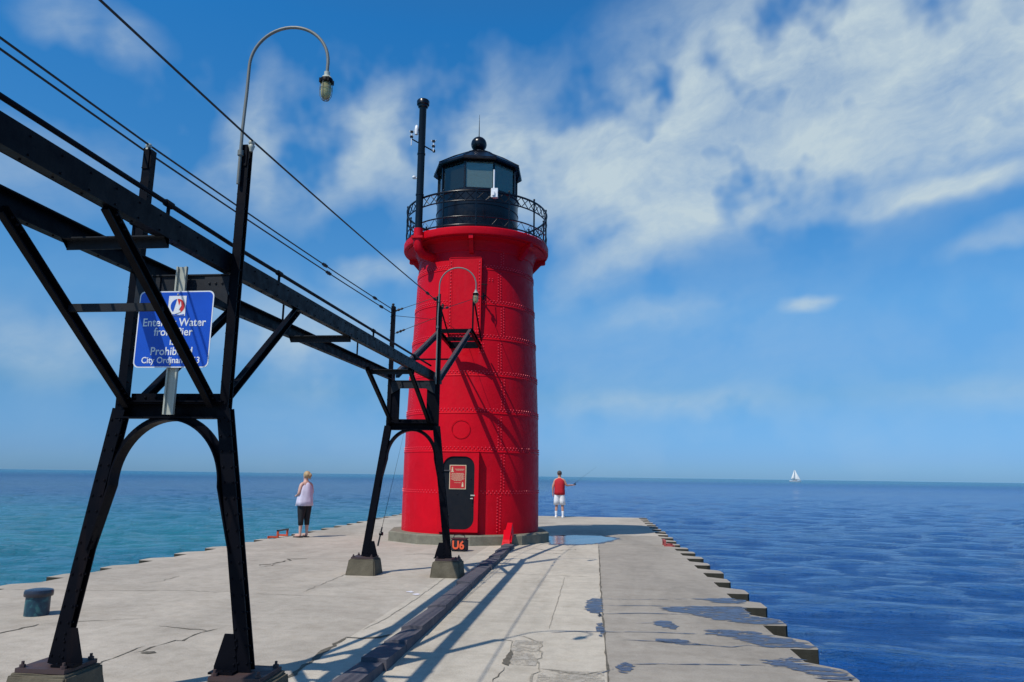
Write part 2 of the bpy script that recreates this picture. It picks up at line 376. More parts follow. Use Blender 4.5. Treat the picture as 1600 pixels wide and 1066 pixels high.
def Iprof(w, h, t): return [(-w/2,-h/2),(w/2,-h/2),(w/2,-h/2+t),(t/2,-h/2+t),(t/2,h/2-t),(w/2,h/2-t),(w/2,h/2),(-w/2,h/2),(-w/2,h/2-t),(-t/2,h/2-t),(-t/2,-h/2+t),(-w/2,-h/2+t)]
def sst(a, b, x):
    t = max(0, min(1, (x-a)/(b-a))); return t*t*(3-2*t)
def gz(x, y): return -0.05*sst(16, 21, y)             # level of the pier top

# ------------------------------------------------------------------ water
WZ = -0.17
def make_water():
    b = MB(); rings = [0.5]; 
    while rings[-1] < 40000: rings.append(rings[-1]*1.013 + .02 if rings[-1] < 120 else rings[-1]*1.12)
    A = [radians(-62 + 124*i/420) for i in range(421)]; A += [radians(62 + 236*i/60) for i in range(1, 60)]
    n = len(A); rnd = random.Random(3)
    waves = []
    for _ in range(34):
        wl = rnd.uniform(.55, 3.0); th = radians(rnd.gauss(255, 26)); waves.append((2*pi/wl*cos(th), 2*pi/wl*sin(th), rnd.uniform(0, 6.28), 0.0042*wl**.7))
    vs = []
    for r in rings:
        fade = 1 if r < 40 else max(0, 1-(r-40)/80)
        for a in A:
            x = r*sin(a); y = r*cos(a); z = WZ
            if fade > 0: z += fade*sum(am*sin(kx*x+ky*y+ph) for kx, ky, ph, am in waves)
            vs.append((x, y, z))
    fs = [(i*n+j, i*n+(j+1) % n, (i+1)*n+(j+1) % n, (i+1)*n+j) for i in range(len(rings)-1) for j in range(n)]
    b.add(vs, fs); b.add([(.5*sin(a), .5*cos(a), WZ) for a in A], [tuple(range(n))])
    o = b.build('water', M_WATER, smooth=180); tag(o, kind='structure'); return o
make_water()

# ------------------------------------------------------------------ pier
def edge(y, y0, outer, inner):
    k = math.floor((y-y0)/1.153); t = (y-y0) - k*1.153
    j = random.Random(int(k)*7+int(outer*10)).uniform(-.045, .045)
    q = random.Random(int(k)*13+int(outer*10)); c0, c1 = q.choice((0, .02, .03, .07)), q.choice((0, .02, .05)); sg = -1 if outer > 0 else 1
    if t < .05: return outer + j + sg*c0*(1-t/.05)
    if .37 < t < .42: return outer + j + sg*c1*(t-.37)/.05
    if t < .42: return outer + j + sg*.0
    if t < .64: return outer + j + sg*c1 + (inner-outer-j-sg*c1)*(t-.42)/.22
    return inner
YEND = 32.2
def make_pier():
    Y0R, Y0L = 7.78, 7.37
    ys = set()
    for base in (Y0R, Y0L):
        for k in range(-14, 23):
            for t in (-.003, .003, .05, .37, .419, .42, .64): ys.add(round(base + k*1.153 + t, 4))
    y = -8.0
    while y < YEND: ys.add(round(y, 4)); y += .3
    ys = sorted(v for v in ys if -8 <= v < YEND) + [YEND]
    cols = [-7.6 + i*.4 for i in range(13)] + [-2.42] + [-2.2 + .4*i for i in range(6)] + [.1] + [.4 + .3*i for i in range(5)]
    cols = sorted(set(round(c, 3) for c in cols if not (-2.5 < c < -2.43)))
    rows = []
    for y in ys:
        xl = edge(y, Y0L, -8.24, -7.95); xr = edge(y, Y0R, 2.18, 1.87)
        rows.append([xl] + cols + [xr])
    n = len(rows[0]); b = MB(); vs = [(x, y, gz(x, y)) for y, r in zip(ys, rows) for x in r]; fs = []; ms = []
    for i in range(len(ys)-1):
        for j in range(n-1):
            xm = (rows[i][j] + rows[i][j+1])/2
            b.add([vs[i*n+j], vs[i*n+j+1], vs[(i+1)*n+j+1], vs[(i+1)*n+j]], [(0, 1, 2, 3)], 0 if (xm < -2.42 or ys[i] > 22.3) else (1 if xm < .1 else 2))
    # side faces
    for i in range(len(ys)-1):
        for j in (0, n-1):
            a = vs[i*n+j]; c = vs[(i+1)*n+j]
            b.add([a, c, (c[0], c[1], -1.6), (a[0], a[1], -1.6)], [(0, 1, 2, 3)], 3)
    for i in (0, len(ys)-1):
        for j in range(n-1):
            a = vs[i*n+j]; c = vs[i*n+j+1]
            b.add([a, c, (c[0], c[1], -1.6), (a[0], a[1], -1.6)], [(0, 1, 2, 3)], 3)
    me_o = b.build('pier', [M_LEFT, M_MID, M_RIGHT, M_SIDE], fix=False)
    bm = bmesh.new(); bm.from_mesh(me_o.data); bmesh.ops.remove_doubles(bm, verts=bm.verts, dist=.0008)
    bmesh.ops.recalc_face_normals(bm, faces=bm.faces)
    # make sure tops face up
    up = sum(f.normal.z for f in bm.faces if abs(f.normal.z) > .5)
    if up < 0: bmesh.ops.reverse_faces(bm, faces=bm.faces)
    bm.to_mesh(me_o.data); bm.free()
    tag(me_o, kind='structure'); return me_o
pier = make_pier()

def jitter(pts, step=.09, amp=.012, seed=0):
    r = random.Random(seed); out = [pts[0]]
    for (x0, y0), (x1, y1) in zip(pts, pts[1:]):
        d = math.hypot(x1-x0, y1-y0); k = max(1, int(d/step))
        for i in range(1, k+1):
            t = i/k; out.append((x0+(x1-x0)*t + (r.gauss(0, amp) if i < k else 0), y0+(y1-y0)*t + (r.gauss(0, amp) if i < k else 0)))
    return out
def ribbon(name, pts, w, mat, z=.004, seed=0, amp=.012, step=.09, wj=.5):
    r = random.Random(seed+99); P = jitter(pts, step, amp, seed); b = MB(); vs = []; k = len(P)
    for i, (x, y) in enumerate(P):
        a = P[max(0, i-1)]; c = P[min(k-1, i+1)]; dx = c[0]-a[0]; dy = c[1]-a[1]; l = math.hypot(dx, dy) or 1
        ww = w*(1 + wj*r.uniform(-1, 1))*.5*(min(1, .25 + i/3, .25 + (k-1-i)/3)); nx, ny = -dy/l*ww, dx/l*ww
        vs += [(x+nx, y+ny, gz(x, y)+z), (x-nx, y-ny, gz(x, y)+z)]
    b.add(vs, [(2*i, 2*i+1, 2*i+3, 2*i+2) for i in range(k-1)])
    o = b.build(name, mat, pier, fix=False)
    for p in o.data.polygons:
        if p.normal.z < 0: p.flip()
    return o
def blobsheet(name, pts, mat, z=.004, seed=0, amp=.012, step=.05, streak=0):
    P = jitter(list(pts)+[pts[0]], step, amp, seed)[:-1]; rs = random.Random(seed+5)
    if streak: P = [(x + rs.gauss(0, streak), y) for x, y in P]
    b = MB(); b.sheet(P, lambda x, y: gz(x, y)+z)
    o = b.build(name, mat, pier, fix=False); 
    for p in o.data.polygons:
        if p.normal.z < 0: p.flip()
    return o
R_ = ribbon
R_('expansion_joint', [(0.115, 5), (0.10, 9), (0.10, 12), (.12, 18.6)], .015, M_CRACK, seed=1, wj=.8, amp=.004, step=.15)
R_('expansion_joint', [(-2.40, 4.4), (-2.43, 6.59), (-2.45, 7.53)], .045, M_CRACK, seed=2, wj=.8)
R_('expansion_joint', [(-2.40, 7.9), (-2.33, 8.6), (-2.31, 9.84), (-2.35, 12.3)], .011, M_CRACK2, seed=3, amp=.005)
R_('crack', [(-2.45, 7.53), (-2.29, 7.51), (-2.13, 7.58), (-2.04, 7.75)], .05, M_CRACK, seed=4, z=.006, amp=.02, wj=.9)
R_('crack', [(-.80, 6.17), (-.76, 6.62)], .012, M_CRACK, seed=5)
blobsheet('spalled_gap', [(-.80, 6.76), (-.73, 6.68), (-.735, 7.1), (-.78, 7.3)], M_CRACK, .005, 6, .006)
R_('crack', [(-.78, 7.3), (-.80, 7.65), (-.95, 7.75)], .014, M_CRACK2, seed=7)
R_('crack', [(-.79, 7.92), (-.51, 7.58), (-.47, 6.63), (-.50, 6.21), (-.5, 5.4)], .014, M_CRACK2, seed=8, amp=.02, wj=.9)
R_('crack', [(-.47, 6.63), (-.30, 6.59), (-.09, 6.49), (.10, 6.66)], .03, M_CRACK2, seed=9, amp=.02, wj=.9, z=.006)
0 and blobsheet('patched_slab', [(-.46, 6.66), (-.30, 6.62), (-.09, 6.53), (.07, 6.66), (.07, 7.6), (-.45, 7.66)], M_RIGHT, .003, 10, .01, .08)
R_('crack', [(-.47, 12.47), (-.47, 10.82), (-.48, 9.28), (-.48, 8.29)], .008, M_CRACK2, seed=11, amp=.004)
R_('crack', [(-6.6, 6.3), (-5.85, 7.13), (-5.80, 7.59)], .035, M_CRACK, seed=12)
R_('crack', [(-5.80, 7.59), (-5.54, 7.78), (-4.9, 8.1)], .014, M_CRACK2, seed=13)
R_('crack', [(-4.15, 6.1), (-4.14, 6.37), (-4.15, 6.85)], .014, M_CRACK, seed=14)
R_('crack', [(-3.85, 7.81), (-3.95, 7.5), (-4.02, 7.0), (-4.1, 6.6)], .018, M_CRACK, seed=15, amp=.025, wj=.9)
R_('crack', [(-4.54, 7.72), (-4.15, 7.63), (-3.95, 7.6)], .022, M_CRACK, seed=16, amp=.02)
R_('crack', [(-5.81, 12.88), (-5.69, 13.30), (-5.62, 13.96), (-5.42, 14.10)], .05, M_CRACK, seed=17, amp=.04, wj=.9)
R_('crack', [(-5.75, 12.6), (-5.60, 12.9), (-5.58, 13.2)], .035, M_CRACK, seed=18, amp=.03, wj=.9)
R_('crack', [(-6.48, 10.51), (-6.34, 10.81), (-6.43, 11.38)], .018, M_CRACK2, seed=19, amp=.02)
R_('crack', [(-3.96, 10.2), (-4.00, 12.2)], .013, M_CRACK2, seed=20)
blobsheet('spalled_gap', [(-4.03, 6.59), (-3.95, 6.57), (-3.89, 6.62), (-3.94, 6.67), (-4.01, 6.65)], M_CRACK, .005, 21, .006)
R_('crack', [(-3.9, 15.2), (-3.5, 15.45), (-3.1, 15.4)], .03, M_CRACK2, seed=22, amp=.03)
R_('crack', [(-8.0, 9.6), (-5.5, 10.0), (-3.6, 9.9)], .012, M_CRACK2, seed=23, amp=.02)
R_('crack', [(-2.35, 12.6), (-1.2, 12.7), (.05, 12.6)], .02, M_CRACK2, seed=24)
R_('crack', [(-1.55, 16.1), (-.8, 16.2), (.08, 16.0)], .02, M_CRACK2, seed=25)
R_('crack', [(-1.5, 17.2), (-.9, 16.9), (-.3, 17.3)], .03, M_CRACK, seed=26, amp=.04)

W = [((-0.10, 10.20), (-0.03, 10.43), (0.10, 10.40), (0.10, 9.50), (0.06, 9.10), (0.05, 9.28), (-0.05, 9.33), (-0.11, 9.60)),
 ((0.04, 8.71), (0.10, 8.74), (0.09, 8.00), (0.06, 8.00), (0.06, 8.24), (0.01, 8.29)),
 ((0.18, 6.80), (0.26, 6.97), (0.33, 6.89), (0.30, 6.62), (0.23, 6.60)),
 ((0.82, 9.84), (1.19, 10.06), (1.59, 10.06), (1.86, 10.13), (1.855, 9.82), (1.86, 9.45), (2.00, 9.40), (2.11, 9.32), (2.13, 9.06), (1.91, 8.96), (1.76, 8.99), (1.40, 9.16), (1.12, 9.49), (0.87, 9.64)),
 ((1.17, 8.55), (1.43, 8.59), (1.71, 8.54), (1.84, 8.31), (2.02, 8.18), (2.12, 8.03), (2.12, 7.84), (1.91, 7.82), (1.67, 7.78), (1.53, 7.93), (1.41, 8.23), (1.18, 8.34)),
 ((1.51, 7.16), (1.73, 7.42), (1.79, 7.39), (1.82, 7.18), (2.01, 7.04), (2.11, 6.95), (2.13, 6.75), (2.11, 6.66), (1.87, 6.67), (1.77, 6.86), (1.69, 7.0), (1.51, 7.08)),
 ((0.65, 8.90), (0.75, 9.00), (0.86, 8.97), (0.91, 8.66), (0.87, 8.49), (0.77, 8.58), (0.68, 8.73)),
 ((0.61, 8.00), (0.72, 8.03), (0.90, 8.00), (1.01, 7.84), (1.06, 7.78), (0.90, 7.73), (0.76, 7.82), (0.61, 7.88)),
 ((1.37, 10.65), (1.82, 10.82), (2.02, 10.61), (1.94, 10.36), (1.59, 10.37))]
for i, p in enumerate(W): blobsheet('wet_patch', p, M_WET, .005, 40+i, .008, .03, .05 if 3 <= i <= 5 or i == 8 else .012)
for i, (p, w) in enumerate([([(.11, 10.40), (.56, 10.44), (1.37, 10.65)], .018), ([(.11, 9.88), (.78, 9.98), (1.18, 9.99)], .022), ([(.09, 9.29), (.62, 9.43), (1.21, 9.44)], .024),
        ([(.46, 8.78), (.70, 8.84)], .02), ([(-.45, 8.1), (-.19, 8.23), (.08, 8.25), (.65, 8.32), (1.26, 8.30)], .025), ([(.28, 7.89), (.60, 7.88), (1.07, 7.80), (1.32, 7.74), (1.52, 7.88)], .022),
        ([(.32, 6.91), (.88, 7.00), (1.49, 7.07)], .025), ([(.0, 6.5), (.18, 6.75)], .02)]):
    R_('wet_trickle', p, w, M_WET, .005, 60+i, .006)
P_ = [(-1.38, 21.4), (-.6, 22.1), (.25, 22.1), (.75, 21.2), (.42, 20.0), (0.12, 19.1), (-.30, 18.6), (-.78, 18.5), (-1.02, 18.4), (-1.12, 19.3)]
blobsheet('damp_margin', P_, M_WET, .0035, 81, .05, .05, .03)
blobsheet('puddle', [(-1.30, 21.3), (-.6, 21.9), (.2, 21.9), (.62, 21.1), (.32, 20.0), (0.05, 19.2), (-.30, 18.85), (-.75, 18.80), (-1.02, 18.6), (-1.1, 19.3)], M_PUDDLE, .005, 80, .03, .1)
for i, (x, y) in enumerate([(-2.53, 10.5), (-2.40, 10.3)]):
    blobsheet('bird_dropping', [(x-.06, y), (x, y+.07), (x+.06, y-.02), (x+.02, y-.09)], M_SIGNWHITE, .006, 90+i, .01, .03)

def agg_mat():
    mt, nt, b = new_mat('exposed_aggregate'); f = nn(nt, pos(nt), 75, 3, .6); g = nn(nt, pos(nt), 12, 6, .7)
    c = ramp(nt, f, [(.35, (.16, .14, .11)), (.5, (.40, .36, .30)), (.68, (.52, .47, .40))]); c = mixc(nt, .5, c, ramp(nt, g, [(.3, (.30, .27, .22)), (.7, (.48, .43, .36))]))
    nt.links.new(c, b.inputs['Base Color']); b.inputs['Roughness'].default_value = .95; bump(nt, b, f, .7, .006); N = nt.nodes; L = nt.links; out = [n for n in N if n.type == 'OUTPUT_MATERIAL'][0]
    h = nn(nt, pos(nt), 4.5, 8, .75); tr = N.new('ShaderNodeBsdfTransparent'); ms = N.new('ShaderNodeMixShader')
    L.new(ramp(nt, h, [(.44, (0, 0, 0)), (.58, (1, 1, 1))]), ms.inputs[0]); L.new(tr.outputs[0], ms.inputs[1]); L.new(b.outputs[0], ms.inputs[2]); L.new(ms.outputs[0], out.inputs[0]); return mt
M_AGG = agg_mat()
for i, (x0, x1, y0, y1) in enumerate([(-.46, .08, 5.4, 6.60), (-.78, -.5, 6.72, 7.7)]):
    pl = [(x0, y0), (x1, y0), (x1, y1), (x0, y1)]; blobsheet('worn_patch', pl, M_AGG, .0036, 110+i, 0, 10)

# ------------------------------------------------------------------ catwalk
GX = (-3.415, -2.72); YB1, YB2 = 5.1, 12.2
def gtop(y): return 3.215 if y < 5.1 else 3.215 + .118*(y-5.1)/7.1       # top of the girders
def make_trestle(Y, zf, zk, xf, xk, zt, label, gtopz, wleg, arch_z):
    t = thing('catwalk_trestle', ((xk[0]+xk[1])/2, Y, 0), label, 'catwalk trestle', 'trestles carrying the catwalk')
    for s in (0, 1):
        sg = 1 if s == 0 else -1
        # concrete footing, battered
        f = MB(); cx = xf[s]; w0, w1, d0, d1 = .25, .215, .25, .20; zt_ = zf-.035
        vs = [(cx-w0, Y-d0, -.05), (cx+w0, Y-d0, -.05), (cx+w0, Y+d0, -.05), (cx-w0, Y+d0, -.05), (cx-w1, Y-d1, zt_), (cx+w1, Y-d1, zt_), (cx+w1, Y+d1, zt_), (cx-w1, Y+d1, zt_)]
        f.add(vs, [(0, 3, 2, 1), (4, 5, 6, 7), (0, 1, 5, 4), (1, 2, 6, 5), (2, 3, 7, 6), (3, 0, 4, 7)])
        fo = f.build('footing', M_FOOT, t)
        bm = bmesh.new(); bm.from_mesh(fo.data); bmesh.ops.bevel(bm, geom=bm.edges[:], offset=.02, segments=2, affect='EDGES')
        bmesh.ops.subdivide_edges(bm, edges=bm.edges[:], cuts=2, use_grid_fill=True)
        rr_ = random.Random(5+s)
        for v in bm.verts: v.co += Vector((rr_.gauss(0, .003), rr_.gauss(0, .003), rr_.gauss(0, .002)))
        bm.to_mesh(fo.data); bm.free()
        p = MB(); p.box((cx-.18, Y-.17, zt_+.002), (cx+.18, Y+.17, zf-.005))
        for bx in (-.15, .15):
            for by in (-.14, .14):
                p.cyl((cx+bx, Y+by, zf-.01), (cx+bx, Y+by, zf+.035), .010, n=8); p.cyl((cx+bx, Y+by, zf-.005), (cx+bx, Y+by, zf+.014), .020, n=6)
        p.build('base_plate', M_RUST, t)
        # leg: lower leaning channel with rivets, and gusset at the foot
        l = MB(); a = Vector((cx, Y, zf-.004)); k = Vector((xk[s], Y, zk)); d = (k-a).normalized()
        l.beam(a, k, [(u*sg, v) for u, v in (Iprof(wleg, wleg*.80, .012))][::sg], (1, 0, 0))
        n = int((k-a).length/.11)
        for i in range(n+1):
            q = a + d*(.06 + i*.11)
            if q.z > zk-.02: break
            for off in (-.32, .32):
                l.dome(q + Vector((off*wleg, -wleg*.40, 0)), (0, -1, 0), .011)
            l.dome(q + Vector((wleg*.5, -wleg*.2, 0)), (1, 0, 0), .010)
            l.dome(q + Vector((-wleg*.5, -wleg*.2, 0)), (-1, 0, 0), .010)
        l.build('leg', M_BLACK, t)
        g = MB(); ix = cx + sg*wleg*.4; 
        g.prism([(ix, Y-.045, zf), (ix+sg*.17, Y-.045, zf), (ix+sg*.17, Y-.045, zf+.03), (ix+sg*.075+(xk[s]-cx)*.12, Y-.045, zf+.24), (ix+(xk[s]-cx)*.15, Y-.045, zf+.24)], (0, 1, 0), .012)
        g.box((min(ix, ix+sg*.17), Y-.12, zf-.003), (max(ix, ix+sg*.17), Y-.046, zf+.011))
        for i in range(4): g.dome((ix+sg*(.028+.0*i), Y-.045, zf+.045+.052*i), (0, -1, 0), .011)
        for i in range(3): g.dome((ix+sg*(.03+.055*i), Y-.09, zf+.011), (0, 0, 1), .011)
        g.build('gusset', M_BLACK, t)
        # post above the knee
        q = MB(); top = Vector((xk[s] + (.0 if s else .005), Y, zt[s]))
        q.beam(k - Vector((0, 0, .03)), top, [(u*-sg, v) for u, v in Cprof(.066, .066, .010)][::-sg], (1, 0, 0))
        q.box((xk[s]-.024, Y-.042, zt[s]-.16), (xk[s]+.024, Y-.034, zt[s]+.012))
        i = 0
        while zk + .08 + i*.12 < zt[s]-.05:
            z = zk+.08+i*.12; q.dome((xk[s] + .033, Y-.02, z), (1, 0, 0), .009); q.dome((xk[s]-.033, Y-.02, z), (-1, 0, 0), .009); i += 1
        q.build('post', M_BLACK, t)
        # insulator on the post top
        ins = MB(); ins.lathe((xk[s]+.045*(1 if s else 0), Y-.02), [(.001, zt[s]+.055), (.02, zt[s]+.05), (.026, zt[s]+.03), (.016, zt[s]+.018), (.026, zt[s]+.006), (.02, zt[s]-.012), (.012, zt[s]-.04)], 10)
        ins.build('insulator', M_GALV if Y < 8 else M_CABLE, t, smooth=60)
    # lower crossbeam with shelf plate, and gusset plates at its ends
    c = MB(); xa, xb = xk[0]-.02, xk[1]+.02
    c.beam((xa, Y, zk-.01), (xb, Y, zk-.01), Cprof(.09, .115, .012), (0, -1, 0))
    c.box((xa+.02, Y-.075, zk+.048), (xb-.02, Y+.06, zk+.058))
    c.box((xa+.06, Y+.035, zk+.059), (xb-.06, Y+.045, zk+.12))
    for i in range(9): c.dome((xa+.09+i*(xb-xa-.18)/8, Y+.035, zk+.09), (0, -1, 0), .012)
    c.build('lower_crossbeam', M_BLACK, t)
    # upper crossbeam just below the girders
    c = MB(); zu = gtopz-.185; c.box((xk[0]+.034, Y-.03, zu-.115), (xk[1]-.034, Y-.018, zu+.01))
    c.box((xk[0]+.05, Y-.045, zu+.011), (xk[1]-.05, Y+.03, zu+.021)) 
    for s in (0, 1):
        sg = 1 if s == 0 else -1; x = xk[s] + sg*.034
        c.prism([(x, Y-.044, zu), (x+sg*.19, Y-.044, zu), (x+sg*.19, Y-.044, zu-.10), (x, Y-.044, zu-.21)], (0, 1, 0), .012)
        for i in range(3): c.dome((x+sg*(.05+.05*i), Y-.044, zu-.05), (0, -1, 0), .012)
    c.build('upper_crossbeam', M_GREY_LIT, t)
    # arch between the legs
    ar = MB(); mx = (xk[0]+xk[1])/2; n = 36
    def legx(s, z): return xf[s] + (xk[s]-xf[s])*(z-zf)/(zk-zf)
    zs = arch_z; aL = legx(0, zs)+.055; aR = legx(1, zs)-.055; hw = (aR-aL)/2; mx = (aL+aR)/2; rise = zk-.055-zs
    path = [(mx - hw*cos(pi*i/n), zs + rise*sin(pi*i/n)) for i in range(n+1)]
    ztail = zs-.45
    path = [(legx(0, ztail)+.01, ztail)] + path + [(legx(1, ztail)-.01, ztail)]
    inner = []; outer = []
    for i, (x, z) in enumerate(path):
        a_ = path[max(0, i-1)]; b_ = path[min(len(path)-1, i+1)]; dx, dz = b_[0]-a_[0], b_[1]-a_[1]; l_ = math.hypot(dx, dz); nx, nz = -dz/l_, dx/l_
        th = .040
        inner.append((x-nx*th*.4, z-nz*th*.4)); outer.append((x+nx*th*.6, z+nz*th*.6))
    K = len(path)
    for (yy0, yy1, A_, B_) in ((Y-.012, Y+.012, inner, outer),):
        vs = [(x, yy0, z) for x, z in A_] + [(x, yy0, z) for x, z in B_] + [(x, yy1, z) for x, z in A_] + [(x, yy1, z) for x, z in B_]
        ar.add(vs, [(i, i+1, K+i+1, K+i) for i in range(K-1)] + [(2*K+i, 3*K+i, 3*K+i+1, 2*K+i+1) for i in range(K-1)] + [(K+i, K+i+1, 3*K+i+1, 3*K+i) for i in range(K-1)])
    in2 = [(x, z) for x, z in inner]
    vs = [(x, Y-.055, z) for x, z in in2] + [(x, Y+.055, z) for x, z in in2]
    off = []
    for i, (x, z) in enumerate(in2):
        ox, oz = outer[i]; l_ = math.hypot(ox-x, oz-z) or 1; off.append((x+(x-ox)/l_*.012, z+(z-oz)/l_*.012))
    vs += [(x, Y-.055, z) for x, z in off] + [(x, Y+.055, z) for x, z in off]
    ar.add(vs, [(i, i+1, K+i+1, K+i) for i in range(K-1)] + [(2*K+i, 3*K+i, 3*K+i+1, 2*K+i+1) for i in range(K-1)] + [(i, 2*K+i, 2*K+i+1, i+1) for i in range(K-1)] + [(K+i, K+i+1, 3*K+i+1, 3*K+i) for i in range(K-1)])
    ar.build('arch', M_BLACK, t)
    return t
T1 = make_trestle(YB1, .28, 2.045, (-3.72, -2.345), (-3.445, -2.645), (4.07, 4.065), 'large near black riveted steel trestle with blue sign between its posts', gtop(5.1), .097, 1.50)
T2 = make_trestle(YB2, .285, 2.40, (-3.72, -2.34), (-3.425, -2.60), (4.46, 4.44), 'far black riveted steel trestle standing just in front of the red tower', gtop(12.2), .110, 1.86)
# extra: wide plates on the far trestle's upper legs, and a slim taller mast behind its right post
for xx, sg in ((-3.425, 1), (-2.60, -1)):
    x = MB()
    x.box((min(xx+sg*.034, xx+sg*.18), YB2-.01, 2.45), (max(xx+sg*.034, xx+sg*.18), YB2, 3.10))
    for i in range(6):
        for j in (.09, .16): x.dome((xx+sg*j, YB2-.01, 2.5+i*.05), (0, -1, 0), .009)
    x.build('stiffener_plate', M_BLACK, T2)
x = MB(); x.beam((-2.665, YB2+.09, 3.15), (-2.665, YB2+.09, 4.70), Lprof(.05, .05, .008), (1, 0, 0)); x.build('mast', M_BLACK, T2)

cw = thing('catwalk', (-3.05, 5.1, 3.05), 'long black riveted steel catwalk running overhead from upper left to the red tower', 'catwalk')
for s, gx in enumerate(GX):
    g = MB(); sg = 1 if s == 0 else -1; ye = 12.55 if s == 0 else 12.95
    gy = gx + (.0)
    for y0, y1 in ((-3.0, 5.1), (5.1, ye)):
        z0, z1 = gtop(y0)-.075, gtop(y1)-.075
        xo = gx + sg*.0
        # channel lying on edge: web vertical, flanges inward
        g.beam((xo, y0, z0), (xo, y1, z1), Cprof(.065, .148, .011) if s == 0 else Cflip(.065, .148, .011), (1, 0, 0))
    y = -2.0
    while y < ye:
        g.dome((xo - sg*.0325, y, gtop(y)-.035), (-sg, 0, 0), .008); g.dome((xo - sg*.0325, y, gtop(y)-.13), (-sg, 0, 0), .008)
        g.dome((xo + sg*.01, y, gtop(y)-.150), (0, 0, -1), .008); y += .22
    g.build('girder', M_BLACK, cw)
# hand pipes on stand-offs
def pipe_run(gx, dz, r, y1, spots, name):
    p = MB(); p.tube([(gx, -3, gtop(-3)+dz), (gx, 5.1, gtop(5.1)+dz), (gx, y1, gtop(y1)+dz)], r, 8)
    for y in spots:
        p.cyl((gx, y, gtop(y)-.01), (gx, y, gtop(y)+dz), .012, n=8); p.cyl((gx, y-.035, gtop(y)+dz), (gx, y+.035, gtop(y)+dz), r+.008, n=10)
    p.build(name, M_BLACK, cw, smooth=40)
pipe_run(-2.72, .085, .016, 12.15, (1.7, 4.28, 6.0, 8.83, 11.0), 'conduit')
pipe_run(-3.37, .185, .011, 12.15, (2.4, 4.9, 7.6, 10.2), 'conduit')
for y, dz in ((1.2, -.151), (4.28, -.151), (7.90, -.151), (10.9, -.151)):
    b = MB(); z = gtop(y)+dz; b.beam((-3.39, y, z), (-2.69, y, z), Lprof(-.060, .065, .008), (0, 0, 1)); b.build('cross_bar', M_GREY_LIT, cw)
def brace(x, y0, z0, y1, z1, w=.072):
    b = MB(); b.beam((x, y0, z0), (x, y1, z1), Cprof(.045, w, .010), (1, 0, 0)); 
    d = (Vector((x, y1, z1))-Vector((x, y0, z0))).normalized()
    for e, sg in (((x, y0, z0), 1), ((x, y1, z1), -1)):
        for i in range(3): b.dome(Vector(e)+d*sg*(.06+.05*i)+Vector((.0275, 0, 0)), (1, 0, 0), .010)
    return b.build('knee_brace', M_BLACK, cw)
for x in (-3.365, -2.72):
    dy = .0 if x < -3 else 0
    brace(x, YB1-.06, 2.08, YB1-1.40, 3.07); brace(x, YB1+.06, 2.08, YB1+1.36, 3.10)
    brace(x, YB2-.06, 2.47, YB2-1.50, 3.16, .075)
b = MB(); b.beam((-3.36, YB1-.77, 2.63), (-2.72, YB1-.77, 2.63), Rprof(.05, .03), (0, 0, 1)); b.build('brace_tie', M_GREY_LIT, cw)

# last flight: ladder-like stair from the catwalk up to the platform on the tower
st = thing('tower_stair', (-3.05, 14.4, 3.3), 'short steel stair climbing from the catwalk to the platform on the tower', 'stair')
for xx, y0 in ((-3.39, 12.50), (-2.70, 12.88)):
    s_ = MB(); z0 = gtop(12.6)+.0; s_.beam((xx, y0, z0-.02), (xx, 15.9, 4.73), Cprof(.06, .13, .010), (1, 0, 0)); s_.build('stringer', M_STRING, st)
r_ = MB()
for i in range(3):
    t_ = (i+1)/10; y = 12.8+(15.9-12.8)*t_; z = 3.33+(4.73-3.33)*t_
r_.beam((-3.42, 13.75, 3.78), (-2.68, 13.75, 3.78), Rprof(.03, .03), (0, 0, 1)); r_.build('rung', M_BLACK, st)

# ------------------------------------------------------------------ wires
def wire(pts, r, label, knots=(), group=None, sag=.0):
    P = []
    for a, c in zip(pts, pts[1:]):
        a = Vector(a); c = Vector(c); n = 12
        for i in range(n): t_ = i/n; P.append(a.lerp(c, t_) - Vector((0, 0, sag*4*t_*(1-t_))))
    P.append(Vector(pts[-1])); w = MB(); w.tube(P, r, 6)
    for k in knots:
        a_, b_ = Vector(pts[-2]), Vector(pts[-1]); d = (b_-a_).normalized(); t_ = max(0, min(1, (Vector(k)-a_).dot(d)/(b_-a_).length))
        k = a_.lerp(b_, t_) - Vector((0, 0, sag*4*t_*(1-t_)))
        w.tube([k-d*.09, k-d*.06, k-d*.03, k, k+d*.03, k+d*.06, k+d*.09], [r, .022, .012, .026, .012, .022, r], 8)
    o = w.build('overhead_wire', M_CABLE, None, smooth=60); return solo(o, label, 'wire', group)
ZT1, ZT2 = 4.11, 4.45
wire([(-3.44, -3, 4.05), (-3.44, 5.08, ZT1), (-3.42, 12.18, 4.40)], .008, 'upper of two parallel wires strung along the left posts of the catwalk', [(-3.43, 8.9, 4.25), (-3.43, 11.1, 4.34)], sag=.02)
wire([(-3.48, -3, 4.02), (-3.48, 5.06, 4.07), (-3.46, 12.18, 4.35)], .008, 'lower of two parallel wires strung along the left posts of the catwalk', [(-3.49, 9.15, 4.19), (-3.49, 11.6, 4.30)], sag=.02)
wire([(-2.60, -3, 3.95), (-2.59, 5.07, ZT1), (-2.60, 12.15, 4.50)], .008, 'single overhead wire running past the gooseneck lamps along the right posts', [(-2.60, 11.2, 4.455), (-2.60, 11.75, 4.48)], sag=.02)
wire([(-3.40, YB2, 4.38), (-2.64, YB2+.09, 4.66)], .005, 'thin upper guy wire slanting between the posts of the far trestle', [(-3.33, YB2, 4.40)])
wire([(-3.40, YB2, 3.98), (-2.62, YB2, 4.28)], .005, 'thin lower guy wire slanting between the posts of the far trestle', [(-3.28, YB2, 4.02)])
